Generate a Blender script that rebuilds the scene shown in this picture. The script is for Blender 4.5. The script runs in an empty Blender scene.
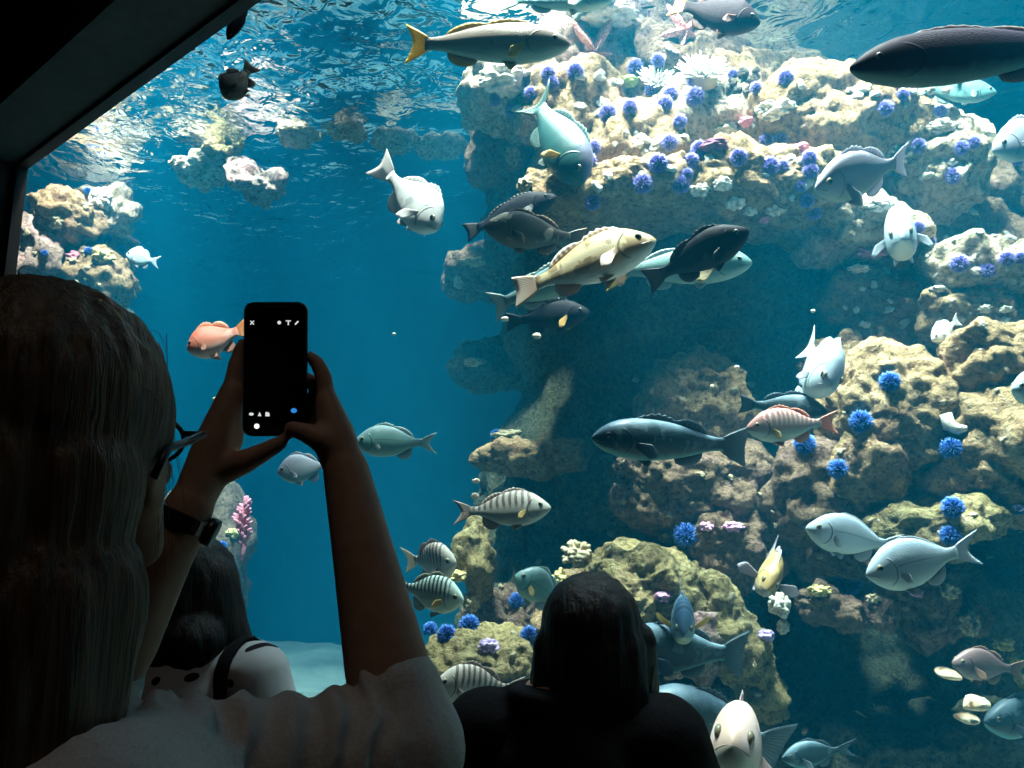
import bpy, bmesh, math, random
import numpy as np
from mathutils import Vector, Matrix, Euler
from mathutils.bvhtree import BVHTree

SC = bpy.context.scene
COL = SC.collection
R = math.radians

# ------------------------------------------------------------------ camera
FPX = 788.0
CAM = Vector((0.0, -1.37, 1.45))
YAW, PITCH = R(39.4), R(10.0)
CAM_ROT = Euler((R(90) + PITCH, 0, YAW), 'XYZ').to_matrix()
RIGHT = CAM_ROT @ Vector((1, 0, 0))
UP = CAM_ROT @ Vector((0, 1, 0))
FWD = CAM_ROT @ Vector((0, 0, -1))
HF = Vector((FWD.x, FWD.y, 0)).normalized()      # horizontal forward
ZUP = Vector((0, 0, 1))

def ray(px, py):
    return FWD + RIGHT * ((px - 512) / FPX) + UP * ((384 - py) / FPX)

def at(px, py, d):
    """the point seen at a pixel of the photograph, d metres down the view axis"""
    return CAM + ray(px, py) * d

cam_data = bpy.data.cameras.new('camera')
cam_data.lens = FPX / 1024 * 36
cam_data.sensor_width = 36
cam_data.clip_start = 0.02
cam = bpy.data.objects.new('camera', cam_data)
cam.location = CAM
cam.rotation_euler = (R(90) + PITCH, 0, YAW)
COL.objects.link(cam)
SC.camera = cam

# ------------------------------------------------------------------ helpers
def tag(o, label=None, cat=None, group=None, kind=None):
    if label: o['label'] = label
    if cat: o['category'] = cat
    if group: o['group'] = group
    if kind: o['kind'] = kind
    return o

def link(name, me, mat=None, parent=None, smooth=True):
    o = bpy.data.objects.new(name, me)
    COL.objects.link(o)
    if mat is not None and len(me.materials) == 0:
        me.materials.append(mat)
    if parent is not None:
        o.parent = parent
    if smooth and len(me.polygons):
        me.polygons.foreach_set('use_smooth', [True] * len(me.polygons))
    return o

def mesh_from(name, verts, faces):
    me = bpy.data.meshes.new(name)
    me.from_pydata([tuple(v) for v in verts], [], [tuple(f) for f in faces])
    me.update()
    return me

def mobj(name, verts, faces, mat=None, parent=None, smooth=True):
    return link(name, mesh_from(name, verts, faces), mat, parent, smooth)

def bm_obj(name, bm, mat=None, parent=None, smooth=True):
    me = bpy.data.meshes.new(name)
    bmesh.ops.recalc_face_normals(bm, faces=bm.faces[:])
    bm.to_mesh(me); bm.free()
    return link(name, me, mat, parent, smooth)

def add_box(bm, c, s, rot=None, bevel=0.0):
    r = bmesh.ops.create_cube(bm, size=1.0)
    vs = r['verts']
    for v in vs:
        p = Vector((v.co.x * s[0], v.co.y * s[1], v.co.z * s[2]))
        if rot is not None: p = rot @ p
        v.co = p + Vector(c)
    if bevel > 0:
        es = list({e for v in vs for e in v.link_edges})
        bmesh.ops.bevel(bm, geom=es, offset=bevel, segments=3, affect='EDGES', profile=0.5)

def empty(name, loc):
    o = bpy.data.objects.new(name, None)
    o.empty_display_size = 0.1
    o.location = loc
    COL.objects.link(o)
    return o

def tube(verts, faces, pts, radii, n=8, cap=True):
    """append a tube through pts to verts/faces"""
    base = len(verts)
    pts = [Vector(p) for p in pts]
    prev = None
    for i, p in enumerate(pts):
        a = pts[max(i - 1, 0)]; b = pts[min(i + 1, len(pts) - 1)]
        t = (b - a).normalized()
        if prev is None:
            u = t.orthogonal().normalized()
        else:
            u = (prev - t * prev.dot(t)).normalized()
        prev = u
        w = t.cross(u)
        r = radii[i]
        ru, rw = (r if isinstance(r, tuple) else (r, r))
        for k in range(n):
            a_ = 2 * math.pi * k / n
            verts.append(p + u * (ru * math.cos(a_)) + w * (rw * math.sin(a_)))
    for i in range(len(pts) - 1):
        for k in range(n):
            k2 = (k + 1) % n
            faces.append((base + i * n + k, base + i * n + k2, base + (i + 1) * n + k2, base + (i + 1) * n + k))
    if cap:
        faces.append(tuple(base + k for k in range(n))[::-1])
        faces.append(tuple(base + (len(pts) - 1) * n + k for k in range(n)))

# vectorised gradient noise
_P = np.random.RandomState(7).permutation(256)
_P = np.concatenate([_P, _P, _P])
_G = np.random.RandomState(11).normal(size=(256, 3))
_G /= np.linalg.norm(_G, axis=1)[:, None]
def noise3(p):
    pi = np.floor(p).astype(int); f = p - pi; pi &= 255
    u = f * f * f * (f * (f * 6 - 15) + 10)
    out = 0
    for dx in (0, 1):
        wx = u[:, 0] if dx else 1 - u[:, 0]
        for dy in (0, 1):
            wy = u[:, 1] if dy else 1 - u[:, 1]
            for dz in (0, 1):
                wz = u[:, 2] if dz else 1 - u[:, 2]
                h = _P[_P[_P[(pi[:, 0] + dx) & 255] + ((pi[:, 1] + dy) & 255)] + ((pi[:, 2] + dz) & 255)]
                g = _G[h]
                d = g[:, 0] * (f[:, 0] - dx) + g[:, 1] * (f[:, 1] - dy) + g[:, 2] * (f[:, 2] - dz)
                out = out + wx * wy * wz * d
    return out * 1.5
def fbm(p, oct=4, gain=0.5):
    s = 0; a = 1.0
    for o in range(oct):
        s = s + a * noise3(p * (2 ** o) + 17.3 * o); a *= gain
    return s

_ICO = {}
def ico(sub):
    if sub not in _ICO:
        bm = bmesh.new()
        bmesh.ops.create_icosphere(bm, subdivisions=sub, radius=1.0)
        bm.verts.ensure_lookup_table()
        v = np.array([x.co[:] for x in bm.verts]); v /= np.linalg.norm(v, axis=1)[:, None]
        f = np.array([[x.index for x in q.verts] for q in bm.faces])
        bm.free()
        _ICO[sub] = (v, f)
    return _ICO[sub]

def np_mesh(name, v, f):
    me = bpy.data.meshes.new(name)
    me.vertices.add(len(v)); me.vertices.foreach_set('co', np.asarray(v, dtype=np.float32).ravel())
    n = f.shape[1]
    me.loops.add(f.size); me.loops.foreach_set('vertex_index', f.astype(np.int32).ravel())
    me.polygons.add(len(f))
    me.polygons.foreach_set('loop_start', np.arange(0, f.size, n, dtype=np.int32))
    me.polygons.foreach_set('use_smooth', np.ones(len(f), dtype=bool))
    me.update(calc_edges=True); me.validate()
    return me

# ------------------------------------------------------------------ material helpers
class NT:
    """small wrapper for writing node trees"""
    def __init__(s, name):
        s.m = bpy.data.materials.new(name); s.m.use_nodes = True
        s.t = s.m.node_tree; s.t.nodes.clear()
        s.out = s.t.nodes.new('ShaderNodeOutputMaterial')
    def n(s, typ, ins=None, **kw):
        nd = s.t.nodes.new('ShaderNode' + typ)
        for k, v in kw.items(): setattr(nd, k, v)
        for k, v in (ins or {}).items(): s.set(nd, k, v)
        return nd
    def set(s, nd, k, v):
        sock = nd.inputs[k]
        if isinstance(v, bpy.types.NodeSocket): s.t.links.new(v, sock)
        elif isinstance(v, bpy.types.Node): s.t.links.new(v.outputs[0], sock)
        elif isinstance(v, (tuple, list)) and len(v) == 3 and sock.type == 'RGBA': sock.default_value = (*v, 1)
        else: sock.default_value = v
    def ramp(s, fac, stops, interp='LINEAR'):
        nd = s.n('ValToRGB', {'Fac': fac}); cr = nd.color_ramp; cr.interpolation = interp
        while len(cr.elements) > 1: cr.elements.remove(cr.elements[-1])
        for i, (p, c) in enumerate(stops):
            e = cr.elements[0] if i == 0 else cr.elements.new(p)
            e.position = p
            e.color = (*c, 1) if isinstance(c, (tuple, list)) else (c, c, c, 1)
        return nd.outputs[0]
    def math(s, op, a, b=0.0, clamp=False):
        return s.n('Math', {0: a, 1: b}, operation=op, use_clamp=clamp).outputs[0]
    def mix(s, fac, a, b, blend='MIX'):
        nd = s.n('Mix', data_type='RGBA', blend_type=blend)
        s.set(nd, 0, fac); s.set(nd, 6, a); s.set(nd, 7, b)
        return nd.outputs[2]
    def noise(s, vec, scale, detail=4, rough=0.55, dist=0.0):
        return s.n('TexNoise', {'Vector': vec, 'Scale': scale, 'Detail': detail, 'Roughness': rough, 'Distortion': dist}).outputs['Fac']
    def bump(s, h, strength=0.5, dist=0.01, normal=None):
        nd = s.n('Bump', {'Height': h, 'Strength': strength, 'Distance': dist})
        if normal is not None: s.set(nd, 'Normal', normal)
        return nd.outputs[0]
    def bsdf(s, color, rough=0.8, normal=None, spec=0.3, **ins):
        d = {'Base Color': color, 'Roughness': rough, 'Specular IOR Level': spec}
        d.update(ins)
        nd = s.n('BsdfPrincipled', d)
        if normal is not None: s.set(nd, 'Normal', normal)
        s.t.links.new(nd.outputs[0], s.out.inputs['Surface'])
        return nd

def srgb(r, g, b):
    f = lambda c: (c / 12.92 if c <= 0.04045 else ((c + 0.055) / 1.055) ** 2.4)
    return (f(r / 255), f(g / 255), f(b / 255))

def simple(name, col, rough=0.7, spec=0.3, **ins):
    m = NT(name); m.bsdf(col, rough, None, spec, **ins); return m.m
# ------------------------------------------------------------------ the tank: water, light
WATER_Z = 3.75
TX0, TX1, TY0, TY1, TZ0 = -8.6, 4.2, 0.06, 3.9, 0.05
VS, VSC, VA, VAC = 0.043, (0.004, 0.56, 1.0), 0.16, (0.0, 0.62, 0.78)

def water_material():
    m = NT('aquarium_water')
    geo = m.n('NewGeometry'); tc = m.n('TexCoord')
    up = m.n('SeparateXYZ', {0: geo.outputs['True Normal']})
    sel = m.math('GREATER_THAN', m.math('ABSOLUTE', up.outputs[2]), 0.5)
    mp = m.n('Mapping', {'Vector': tc.outputs['Object'], 'Scale': (1, 1, 0.2)})
    w1 = m.noise(mp.outputs[0], 3.0, 2, 0.5, 0.6)
    w2 = m.noise(mp.outputs[0], 9.0, 2, 0.5, 0.8)
    h = m.math('ADD', m.math('MULTIPLY', w1, 1.0), m.math('MULTIPLY', w2, 0.33))
    nrm = m.bump(h, 1.0, 0.06)
    fr = m.n('Fresnel', {'IOR': 1.33, 'Normal': nrm})
    gl = m.n('BsdfGlossy', {'Color': (0.95, 0.97, 1), 'Roughness': 0.03, 'Normal': nrm})
    tr = m.n('BsdfTransparent')
    surf = m.n('MixShader', {0: fr.outputs[0], 1: tr.outputs[0], 2: gl.outputs[0]})
    tr2 = m.n('BsdfTransparent')
    fin = m.n('MixShader', {0: sel, 1: tr2.outputs[0], 2: surf.outputs[0]})
    m.t.links.new(fin.outputs[0], m.out.inputs['Surface'])
    sc = m.n('VolumeScatter', {'Color': VSC, 'Density': VS, 'Anisotropy': 0.0})
    ab = m.n('VolumeAbsorption', {'Color': VAC, 'Density': VA})
    ad = m.n('AddShader', {0: sc.outputs[0], 1: ab.outputs[0]})
    m.t.links.new(ad.outputs[0], m.out.inputs['Volume'])
    m.m.cycles.homogeneous_volume = True
    m.m.cycles.volume_sampling = 'MULTIPLE_IMPORTANCE'
    return m.m

def build_water():
    nx, ny = 200, 70
    xs = np.linspace(TX0, TX1, nx); ys = np.linspace(TY0, TY1, ny)
    X, Y = np.meshgrid(xs, ys, indexing='ij')
    P = np.stack([X.ravel(), Y.ravel(), np.zeros(X.size)], 1)
    Z = WATER_Z + 0.03 * fbm(P * 1.7, 3, 0.5)
    v = [(a, b, c) for a, b, c in zip(P[:, 0], P[:, 1], Z)]
    f = []
    idx = lambda i, j: i * ny + j
    for i in range(nx - 1):
        for j in range(ny - 1):
            f.append((idx(i, j), idx(i + 1, j), idx(i + 1, j + 1), idx(i, j + 1)))
    rim = [idx(i, 0) for i in range(nx)] + [idx(nx - 1, j) for j in range(1, ny)] + \
          [idx(i, ny - 1) for i in range(nx - 2, -1, -1)] + [idx(0, j) for j in range(ny - 2, 0, -1)]
    b0 = len(v)
    for r in rim: v.append((v[r][0], v[r][1], TZ0))
    n = len(rim)
    for k in range(n):
        k2 = (k + 1) % n
        f.append((rim[k2], rim[k], b0 + k, b0 + k2))
    f.append(tuple(b0 + k for k in range(n))[::-1])
    o = mobj('water', v, f, water_material(), smooth=False)
    for p in o.data.polygons: p.use_smooth = abs(p.normal.z) > 0.5 and len(p.vertices) == 4
    tag(o, 'clear blue water filling the tank, rippled on top', 'water', kind='structure')
build_water()

def area(name, loc, target, sx, sy, power, col, spread=math.pi):
    l = bpy.data.lights.new(name, 'AREA'); l.shape = 'RECTANGLE'; l.size = sx; l.size_y = sy
    l.energy = power; l.color = col; l.spread = spread
    o = bpy.data.objects.new(name, l); COL.objects.link(o); o.location = loc
    o.rotation_euler = (Vector(target) - Vector(loc)).to_track_quat('-Z', 'Y').to_euler()
    return o
def spot(name, loc, target, power, col, ang, blend=0.5, rad=0.08):
    l = bpy.data.lights.new(name, 'SPOT'); l.energy = power; l.color = col
    l.spot_size = R(ang); l.spot_blend = blend; l.shadow_soft_size = rad
    o = bpy.data.objects.new(name, l); COL.objects.link(o); o.location = loc
    o.rotation_euler = (Vector(target) - Vector(loc)).to_track_quat('-Z', 'Y').to_euler()
    return o
area('tank_fill', (-4.4, 1.9, 5.4), (-4.4, 1.9, 0), 7.4, 3.0, 210, (0.86, 0.96, 1.0), R(56))  # added broad fill, stands in for soft light scattered through the water
area('reef_softbox', (-0.8, 1.2, 5.4), (-0.8, 1.3, 0), 3.0, 1.6, 90, (0.92, 0.97, 1.0), R(50))
for lx, ly, pw in ((-2.1, 0.75, 1200), (-1.5, 0.14, 1900), (-0.75, 0.6, 2350), (0.0, 0.75, 1850)):
    spot('reef_lamp', (lx, ly, 5.0), (lx, ly + .85, 2.6), pw, (1.0, 0.92, 0.79), 56, 0.6, 0.07)
spot('left_lamp', (-3.1, 0.14, 4.9), (-4.0, 0.95, 2.8), 2300, (1.0, 0.95, 0.88), 50, 0.6, 0.08)
spot('left_lamp', (-4.2, 0.25, 4.9), (-4.9, 0.6, 2.7), 1500, (1.0, 0.93, 0.84), 60, 0.6, 0.08)

world = bpy.data.worlds.new('dark_hall'); SC.world = world; world.use_nodes = True
world.node_tree.nodes['Background'].inputs[0].default_value = (0, 0, 0, 1)
vs = SC.view_settings
vs.view_transform = 'Standard'; vs.look = 'None'; vs.gamma = 1; vs.exposure = 0; vs.use_curve_mapping = False
cy = SC.cycles
cy.use_denoising = True
cy.volume_bounces = 0; cy.max_bounces = 5; cy.diffuse_bounces = 1; cy.glossy_bounces = 3
cy.transparent_max_bounces = 24; cy.transmission_bounces = 2
cy.sample_clamp_indirect = 4.0; cy.sample_clamp_direct = 0
cy.caustics_reflective = False; cy.caustics_refractive = False
# ------------------------------------------------------------------ rock materials
def rock_mat(name, base, light, dark, patch, patch_amt=0.5, sc=1.0, fleck=0.5):
    m = NT(name)
    tc = m.n('TexCoord'); oi = m.n('ObjectInfo')
    off = m.n('VectorMath', {0: tc.outputs['Object'], 1: oi.outputs['Location']}, operation='ADD').outputs[0]
    n1 = m.noise(off, 2.6 * sc, 5, 0.6, 0.4)
    n2 = m.noise(off, 15 * sc, 7, 0.74, 0.4)
    n3 = m.noise(off, 45 * sc, 4, 0.7)
    n4 = m.noise(off, 4.5 * sc, 4, 0.65, 1.2)
    vor = m.n('TexVoronoi', {'Vector': off, 'Scale': 38 * sc}, feature='F1')
    c = m.ramp(n2, [(0.30, dark), (0.47, base), (0.66, light)])
    c = m.mix(m.ramp(n1, [(0.42, 0.0), (0.62, 1.0)]), c, base, 'MIX')
    c2 = m.ramp(n2, [(0.34, dark), (0.5, patch), (0.72, light)])
    c = m.mix(m.math('MULTIPLY', m.ramp(n4, [(0.50, 0.0), (0.60, 1.0)]), patch_amt), c, c2)
    crev = m.ramp(n3, [(0.34, 0.30), (0.52, 1.0)])
    c = m.mix(1.0, c, crev, 'MULTIPLY')
    fl = m.ramp(vor.outputs['Distance'], [(0.16, 1.0), (0.26, 0.0)])
    gate = m.ramp(m.noise(off, 6 * sc, 3), [(0.55, 0.0), (0.62, 1.0)])
    fl = m.math('MULTIPLY', m.math('MULTIPLY', fl, gate), fleck)
    c = m.mix(fl, c, (0.80, 0.76, 0.68))
    h = m.math('ADD', m.math('MULTIPLY', n2, 1.0), m.math('MULTIPLY', n3, 0.35))
    h = m.math('ADD', h, m.math('MULTIPLY', fl, 0.3))
    m.bsdf(c, 0.9, m.bump(h, 1.0, 0.05), 0.15)
    return m.m
RM = {
 'tan':   rock_mat('tan_rock', (0.42, 0.275, 0.14), (0.66, 0.49, 0.29), (0.11, 0.07, 0.04), (0.48, 0.26, 0.17), 0.6, 1.0, 0.4),
 'pale':  rock_mat('pale_rock', (0.54, 0.42, 0.28), (0.82, 0.71, 0.54), (0.20, 0.16, 0.11), (0.60, 0.44, 0.36), 0.5, 1.0, 0.8),
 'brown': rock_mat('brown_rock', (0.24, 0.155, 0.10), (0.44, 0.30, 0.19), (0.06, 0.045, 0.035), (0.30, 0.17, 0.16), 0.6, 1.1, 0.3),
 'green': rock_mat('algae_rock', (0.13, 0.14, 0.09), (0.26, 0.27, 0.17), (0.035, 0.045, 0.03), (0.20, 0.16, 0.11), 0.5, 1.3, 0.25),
 'olive': rock_mat('olive_rock', (0.42, 0.32, 0.14), (0.64, 0.54, 0.30), (0.10, 0.09, 0.05), (0.50, 0.34, 0.18), 0.6, 1.2, 0.6),
 'pink':  rock_mat('pink_rock', (0.42, 0.30, 0.24), (0.68, 0.55, 0.46), (0.10, 0.07, 0.06), (0.55, 0.30, 0.30), 0.7, 1.0, 0.5),
}
ROCKV, ROCKF, _voff = [], [], 0
AX = np.array([RIGHT[:], HF[:], ZUP[:]])

def rock(px, py, d, w, h, style, label, deep=0.9, tilt=0, yaw=0, seed=0, p=2.6, amp=0.22, sub=5, name='boulder', kind=None, flat=0.0, group=None, cat='rock'):
    """an irregular boulder, about w x h pixels big as seen in the photograph, deep = depth / width"""
    global _voff
    v, f = ico(sub)
    W = w / FPX * d / 2; H = h / FPX * d / 2; D = W * deep
    r = (np.abs(v) ** p).sum(1) ** (-1 / p)
    b = v * r[:, None]
    size = (W * H * D) ** (1 / 3)
    dims = np.array([W, D, H])
    q = b * dims
    s = q / size
    k = seed * 7.13
    warp = np.stack([fbm(s * 0.9 + k, 2), fbm(s * 0.9 + k + 31, 2), fbm(s * 0.9 + k + 57, 2)], 1)
    n1 = fbm(s * 1.1 + k + warp * 0.35, 3, 0.5)
    rid = 1 - np.abs(noise3(s * 2.3 + k + 9 + warp * 0.5)) * 2
    strat = noise3(np.stack([s[:, 0] * 0.7, s[:, 1] * 0.7, s[:, 2] * 4.5], 1) + k + 3)
    n2 = fbm(q * 9.0 + k, 5, 0.6)
    disp = amp * size * (n1 * 1.0 + 0.28 * rid + 0.22 * strat) + 0.028 * n2
    q = q + v * disp[:, None]
    if flat: q[:, 2] = np.where(q[:, 2] > 0, q[:, 2] * (1 - flat), q[:, 2])
    t = R(tilt); ct, st = math.cos(t), math.sin(t)
    q = np.stack([q[:, 0] * ct - q[:, 2] * st, q[:, 1], q[:, 0] * st + q[:, 2] * ct], 1)
    if yaw:
        t = R(yaw); ct, st = math.cos(t), math.sin(t)
        q = np.stack([q[:, 0] * ct - q[:, 1] * st, q[:, 0] * st + q[:, 1] * ct, q[:, 2]], 1)
    q = q @ AX
    c = np.array(at(px, py, d)[:])
    o = link(name, np_mesh(name, q, f), RM[style])
    o.location = c
    tag(o, label, cat if kind is None else None, group, kind)
    ROCKV.append(q + c); ROCKF.append(f + _voff); _voff += len(q)
    return o

# ------------------------------------------------------------------ tank shell
def shell():
    m = NT('tank_concrete'); tc = m.n('TexCoord')
    n = m.noise(tc.outputs['Object'], 1.2, 5, 0.6)
    m.bsdf(m.ramp(n, [(0.3, (0.008, 0.06, 0.10)), (0.7, (0.02, 0.10, 0.15))]), 0.9)
    s = NT('sand'); tc = s.n('TexCoord')
    n = s.noise(tc.outputs['Object'], 3, 6, 0.6)
    n2 = s.noise(tc.outputs['Object'], 60, 3, 0.6)
    s.bsdf(s.ramp(n, [(0.3, (0.24, 0.22, 0.18)), (0.7, (0.40, 0.38, 0.31))]), 0.9, s.bump(n2, 0.5, 0.01))
    bm = bmesh.new(); add_box(bm, ((TX0 + TX1) / 2, TY1 + 0.04, 2.05), (TX1 - TX0 + .4, 0.2, 4.1))
    tag(bm_obj('wall_tank_back', bm, m.m, smooth=False), kind='structure')
    bm = bmesh.new(); add_box(bm, (TX0 - 0.04, 2.0, 2.05), (0.2, 3.8, 4.1))
    tag(bm_obj('wall_tank_left', bm, m.m, smooth=False), kind='structure')
    bm = bmesh.new(); add_box(bm, (TX1 + 0.04, 2.0, 2.05), (0.2, 3.8, 4.1))
    tag(bm_obj('wall_tank_right', bm, m.m, smooth=False), kind='structure')
    # sandy bottom with low swells
    nx, ny = 140, 50
    xs = np.linspace(TX0, TX1, nx); ys = np.linspace(TY0 + .01, TY1, ny)
    X, Y = np.meshgrid(xs, ys, indexing='ij')
    P = np.stack([X.ravel(), Y.ravel(), np.zeros(X.size)], 1)
    Z = 0.20 + 0.08 * fbm(P * 0.9, 4, 0.5)
    v = list(zip(P[:, 0], P[:, 1], Z)); f = []
    for i in range(nx - 1):
        for j in range(ny - 1):
            a = i * ny + j; f.append((a, a + ny, a + ny + 1, a + 1))
    tag(mobj('floor_tank', v, f, s.m), kind='structure')
shell()

# ------------------------------------------------------------------ the reef, back masses first
K = 'structure'
rock(800, 420, 4.3, 560, 620, 'green', None, 0.5, 0, 0, 1, 3.2, 0.2, 6, 'reef_wall', K)
rock(705, 330, 3.6, 190, 190, 'green', None, 0.7, 0, 0, 2, 3, 0.22, 6, 'reef_wall', K)
rock(890, 690, 3.4, 330, 240, 'green', None, 0.5, 0, 0, 3, 3, 0.25, 6, 'reef_wall', K)
rock(640, 690, 3.4, 330, 300, 'green', None, 0.5, 0, 0, 4, 3, 0.25, 6, 'reef_wall', K)
rock(545, 560, 3.9, 130, 240, 'green', None, 0.7, 0, 0, 5, 3, 0.25, 6, 'reef_wall', K)
rock(690, 150, 3.8, 300, 170, 'tan', None, 0.5, 0, 0, 6, 3, 0.2, 6, 'reef_wall', K)
rock(960, 300, 3.5, 260, 200, 'brown', None, 0.5, 0, 0, 7, 3, 0.25, 6, 'reef_wall', K)
# the sunlit crown
B = rock
B(600, 58, 3.75, 110, 84, 'pink', 'pinkish summit rock under the yellow-tailed fish at the top', 0.9, 0, 0, 11)
B(682, 72, 3.65, 120, 130, 'brown', 'dark grey peak rock sloping down to the right at the water surface', 0.8, -8, 0, 12, 2.0)
B(522, 98, 3.7, 120, 70, 'pale', 'white glaring rock at the left end of the reef crown', 0.9, -5, 0, 13)
B(574, 112, 3.5, 100, 90, 'tan', 'tan boulder behind the diving teal fish', 0.8, 0, 0, 14)
B(637, 148, 3.3, 100, 84, 'tan', 'domed tan boulder ringed by urchins in the middle of the crown', 0.8, 0, 0, 15, 2.4, 0.15)
B(712, 124, 3.42, 120, 84, 'pale', 'pale barnacled boulder below the white anemones', 0.9, 0, 0, 16)
B(610, 206, 3.15, 176, 50, 'tan', 'long tan ledge above the mottled yellow rockfish', 0.9, 6, 0, 17, 3, 0.2, 6)
B(757, 196, 3.1, 160, 64, 'tan', 'tan ledge with white crust on its underside', 0.9, -4, 0, 18, 3, 0.2, 6)
B(832, 128, 3.25, 178, 112, 'tan', 'largest pale dome of the reef crown under the long dark fish', 0.8, 0, 0, 19, 2.3, 0.2, 6)
B(936, 162, 3.2, 110, 100, 'pale', 'pale knobbly rock stepping down at the right of the crown', 0.8, -25, 0, 20, 2.3, 0.26, 6)
B(1005, 190, 3.5, 90, 80, 'brown', 'dim brown rock at the right edge below the surface', 0.8, 0, 0, 21)
B(868, 228, 3.0, 92, 46, 'pale', 'cream ledge beside the pale fish facing the glass', 0.9, -4, 0, 22, 3)
B(826, 232, 3.1, 60, 80, 'pink', 'pinkish column rock below the grey fish', 0.9, 0, 0, 23)
B(985, 276, 2.9, 124, 56, 'pale', 'bright shelf carrying a row of blue urchins at the right edge', 0.9, -3, 0, 24, 3)
B(968, 318, 2.95, 120, 48, 'tan', 'grey tan shelf dotted with white shells below the urchin row', 0.9, 0, 0, 25, 3)
B(996, 352, 2.5, 96, 46, 'tan', 'smooth sandy boulder at the right edge', 0.9, -6, 0, 26, 2.6, 0.15)
B(984, 388, 2.5, 84, 60, 'tan', 'wedge of tan rock under the smooth sandy boulder', 0.9, -25, 0, 27)
B(1010, 432, 2.4, 110, 90, 'tan', 'yellowish rock filling the right edge at mid height', 0.9, 0, 0, 28)
B(868, 318, 3.1, 92, 84, 'brown', 'purple brown rock in the gap right of the swimming bream', 0.9, 0, 0, 29, 2.6, 0.3)
B(842, 366, 2.95, 66, 54, 'tan', 'small tan rock behind the fish swimming towards the glass', 0.9, 0, 0, 30)
B(892, 408, 2.6, 124, 118, 'tan', 'big slanted tan boulder with one blue urchin on its face', 0.9, -30, 0, 31, 2.8, 0.16, 6)
B(868, 470, 2.5, 74, 84, 'tan', 'upright tan boulder between two blue urchins', 0.9, -18, 0, 32, 2.6, 0.18)
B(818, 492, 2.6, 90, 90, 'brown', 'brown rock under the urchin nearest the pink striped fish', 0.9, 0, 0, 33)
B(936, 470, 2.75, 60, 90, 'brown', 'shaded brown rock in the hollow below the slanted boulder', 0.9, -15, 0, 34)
B(985, 486, 2.45, 110, 54, 'tan', 'ridge of tan rock running down to the right edge', 0.9, -26, 0, 35, 2.4, 0.2)
B(930, 524, 2.42, 130, 46, 'olive', 'yellowish shelf above the pale silver fish pair', 0.9, 8, 0, 36, 2.8, 0.2)
B(697, 408, 3.1, 104, 106, 'tan', 'tan boulder with a dark hollow above the large slate fish', 0.9, 0, 0, 37, 2.4, 0.25, 6)
B(690, 486, 2.9, 146, 84, 'brown', 'broad brown rock just below the large slate fish', 0.9, 0, 0, 38, 3.2, 0.18, 6)
B(730, 546, 2.75, 92, 92, 'brown', 'round brown boulder left of the fish with spread fins', 0.9, 0, 0, 39, 2.6, 0.18, 6)
B(642, 588, 2.62, 120, 76, 'olive', 'golden boulder right above the head of the black silhouette', 0.9, -4, 0, 40, 2.8, 0.18, 6)
B(688, 636, 2.55, 100, 70, 'pink', 'pinkish rock behind the small blue perch', 0.9, 0, 0, 41)
B(740, 650, 2.5, 56, 150, 'olive', 'steep golden rib dropping to the lower middle', 0.9, 24, 0, 42, 2.6, 0.18, 6)
B(537, 458, 3.4, 108, 32, 'tan', 'thin tan ledge jutting left above the striped perch', 1.0, 0, 0, 43, 2.6, 0.25)
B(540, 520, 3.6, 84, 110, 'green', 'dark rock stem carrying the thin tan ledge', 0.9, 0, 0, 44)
B(476, 556, 3.0, 40, 88, 'olive', 'pointed pale pinnacle left of the black silhouette', 0.9, 6, 0, 45, 1.7, 0.16)
B(488, 668, 2.6, 124, 72, 'olive', 'low mottled mound with three blue urchins at its back', 0.9, -4, 0, 46, 2.4, 0.16, 6)
B(576, 646, 2.7, 84, 140, 'tan', 'tan slab rising behind the black silhouette', 0.9, -18, 0, 47)
B(500, 622, 3.1, 70, 60, 'brown', 'dark rock under the teal fish beside the silhouette', 0.9, 0, 0, 48)
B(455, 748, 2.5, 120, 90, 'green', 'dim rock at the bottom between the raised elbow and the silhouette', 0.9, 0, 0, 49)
B(486, 274, 4.3, 84, 48, 'brown', 'hazy arch rock left of the mottled rockfish tail', 0.9, 0, 0, 50, 2.2, 0.3)
B(500, 366, 4.4, 90, 50, 'green', 'hazy ledge far behind the open water', 0.9, 0, 0, 51, 2.4, 0.25)
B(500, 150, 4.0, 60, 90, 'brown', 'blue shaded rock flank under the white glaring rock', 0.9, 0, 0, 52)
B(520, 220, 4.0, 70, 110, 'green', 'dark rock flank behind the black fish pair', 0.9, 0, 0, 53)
B(930, 606, 2.6, 84, 62, 'brown', 'knobbly brown rock under the silver fish pair', 0.9, -45, 0, 54, 2.4, 0.28)
B(818, 602, 2.42, 44, 40, 'brown', 'leftmost of three round rocks below the lone blue urchin', 0.9, 0, 0, 55, 2.2, 0.16)
B(846, 612, 2.40, 34, 32, 'brown', 'middle of three round rocks below the lone blue urchin', 0.9, 0, 0, 56, 2.2, 0.16)
B(878, 612, 2.40, 34, 36, 'brown', 'rightmost of three round rocks below the lone blue urchin', 0.9, 0, 0, 57, 2.2, 0.16)
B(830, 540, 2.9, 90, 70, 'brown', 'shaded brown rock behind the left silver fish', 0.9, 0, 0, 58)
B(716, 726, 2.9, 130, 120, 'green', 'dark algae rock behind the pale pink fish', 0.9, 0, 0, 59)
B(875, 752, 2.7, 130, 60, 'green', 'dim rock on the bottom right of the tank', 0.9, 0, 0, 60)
B(985, 745, 2.8, 130, 70, 'green', 'dark rock in the bottom right corner of the tank', 0.9, 0, 0, 61)
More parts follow.
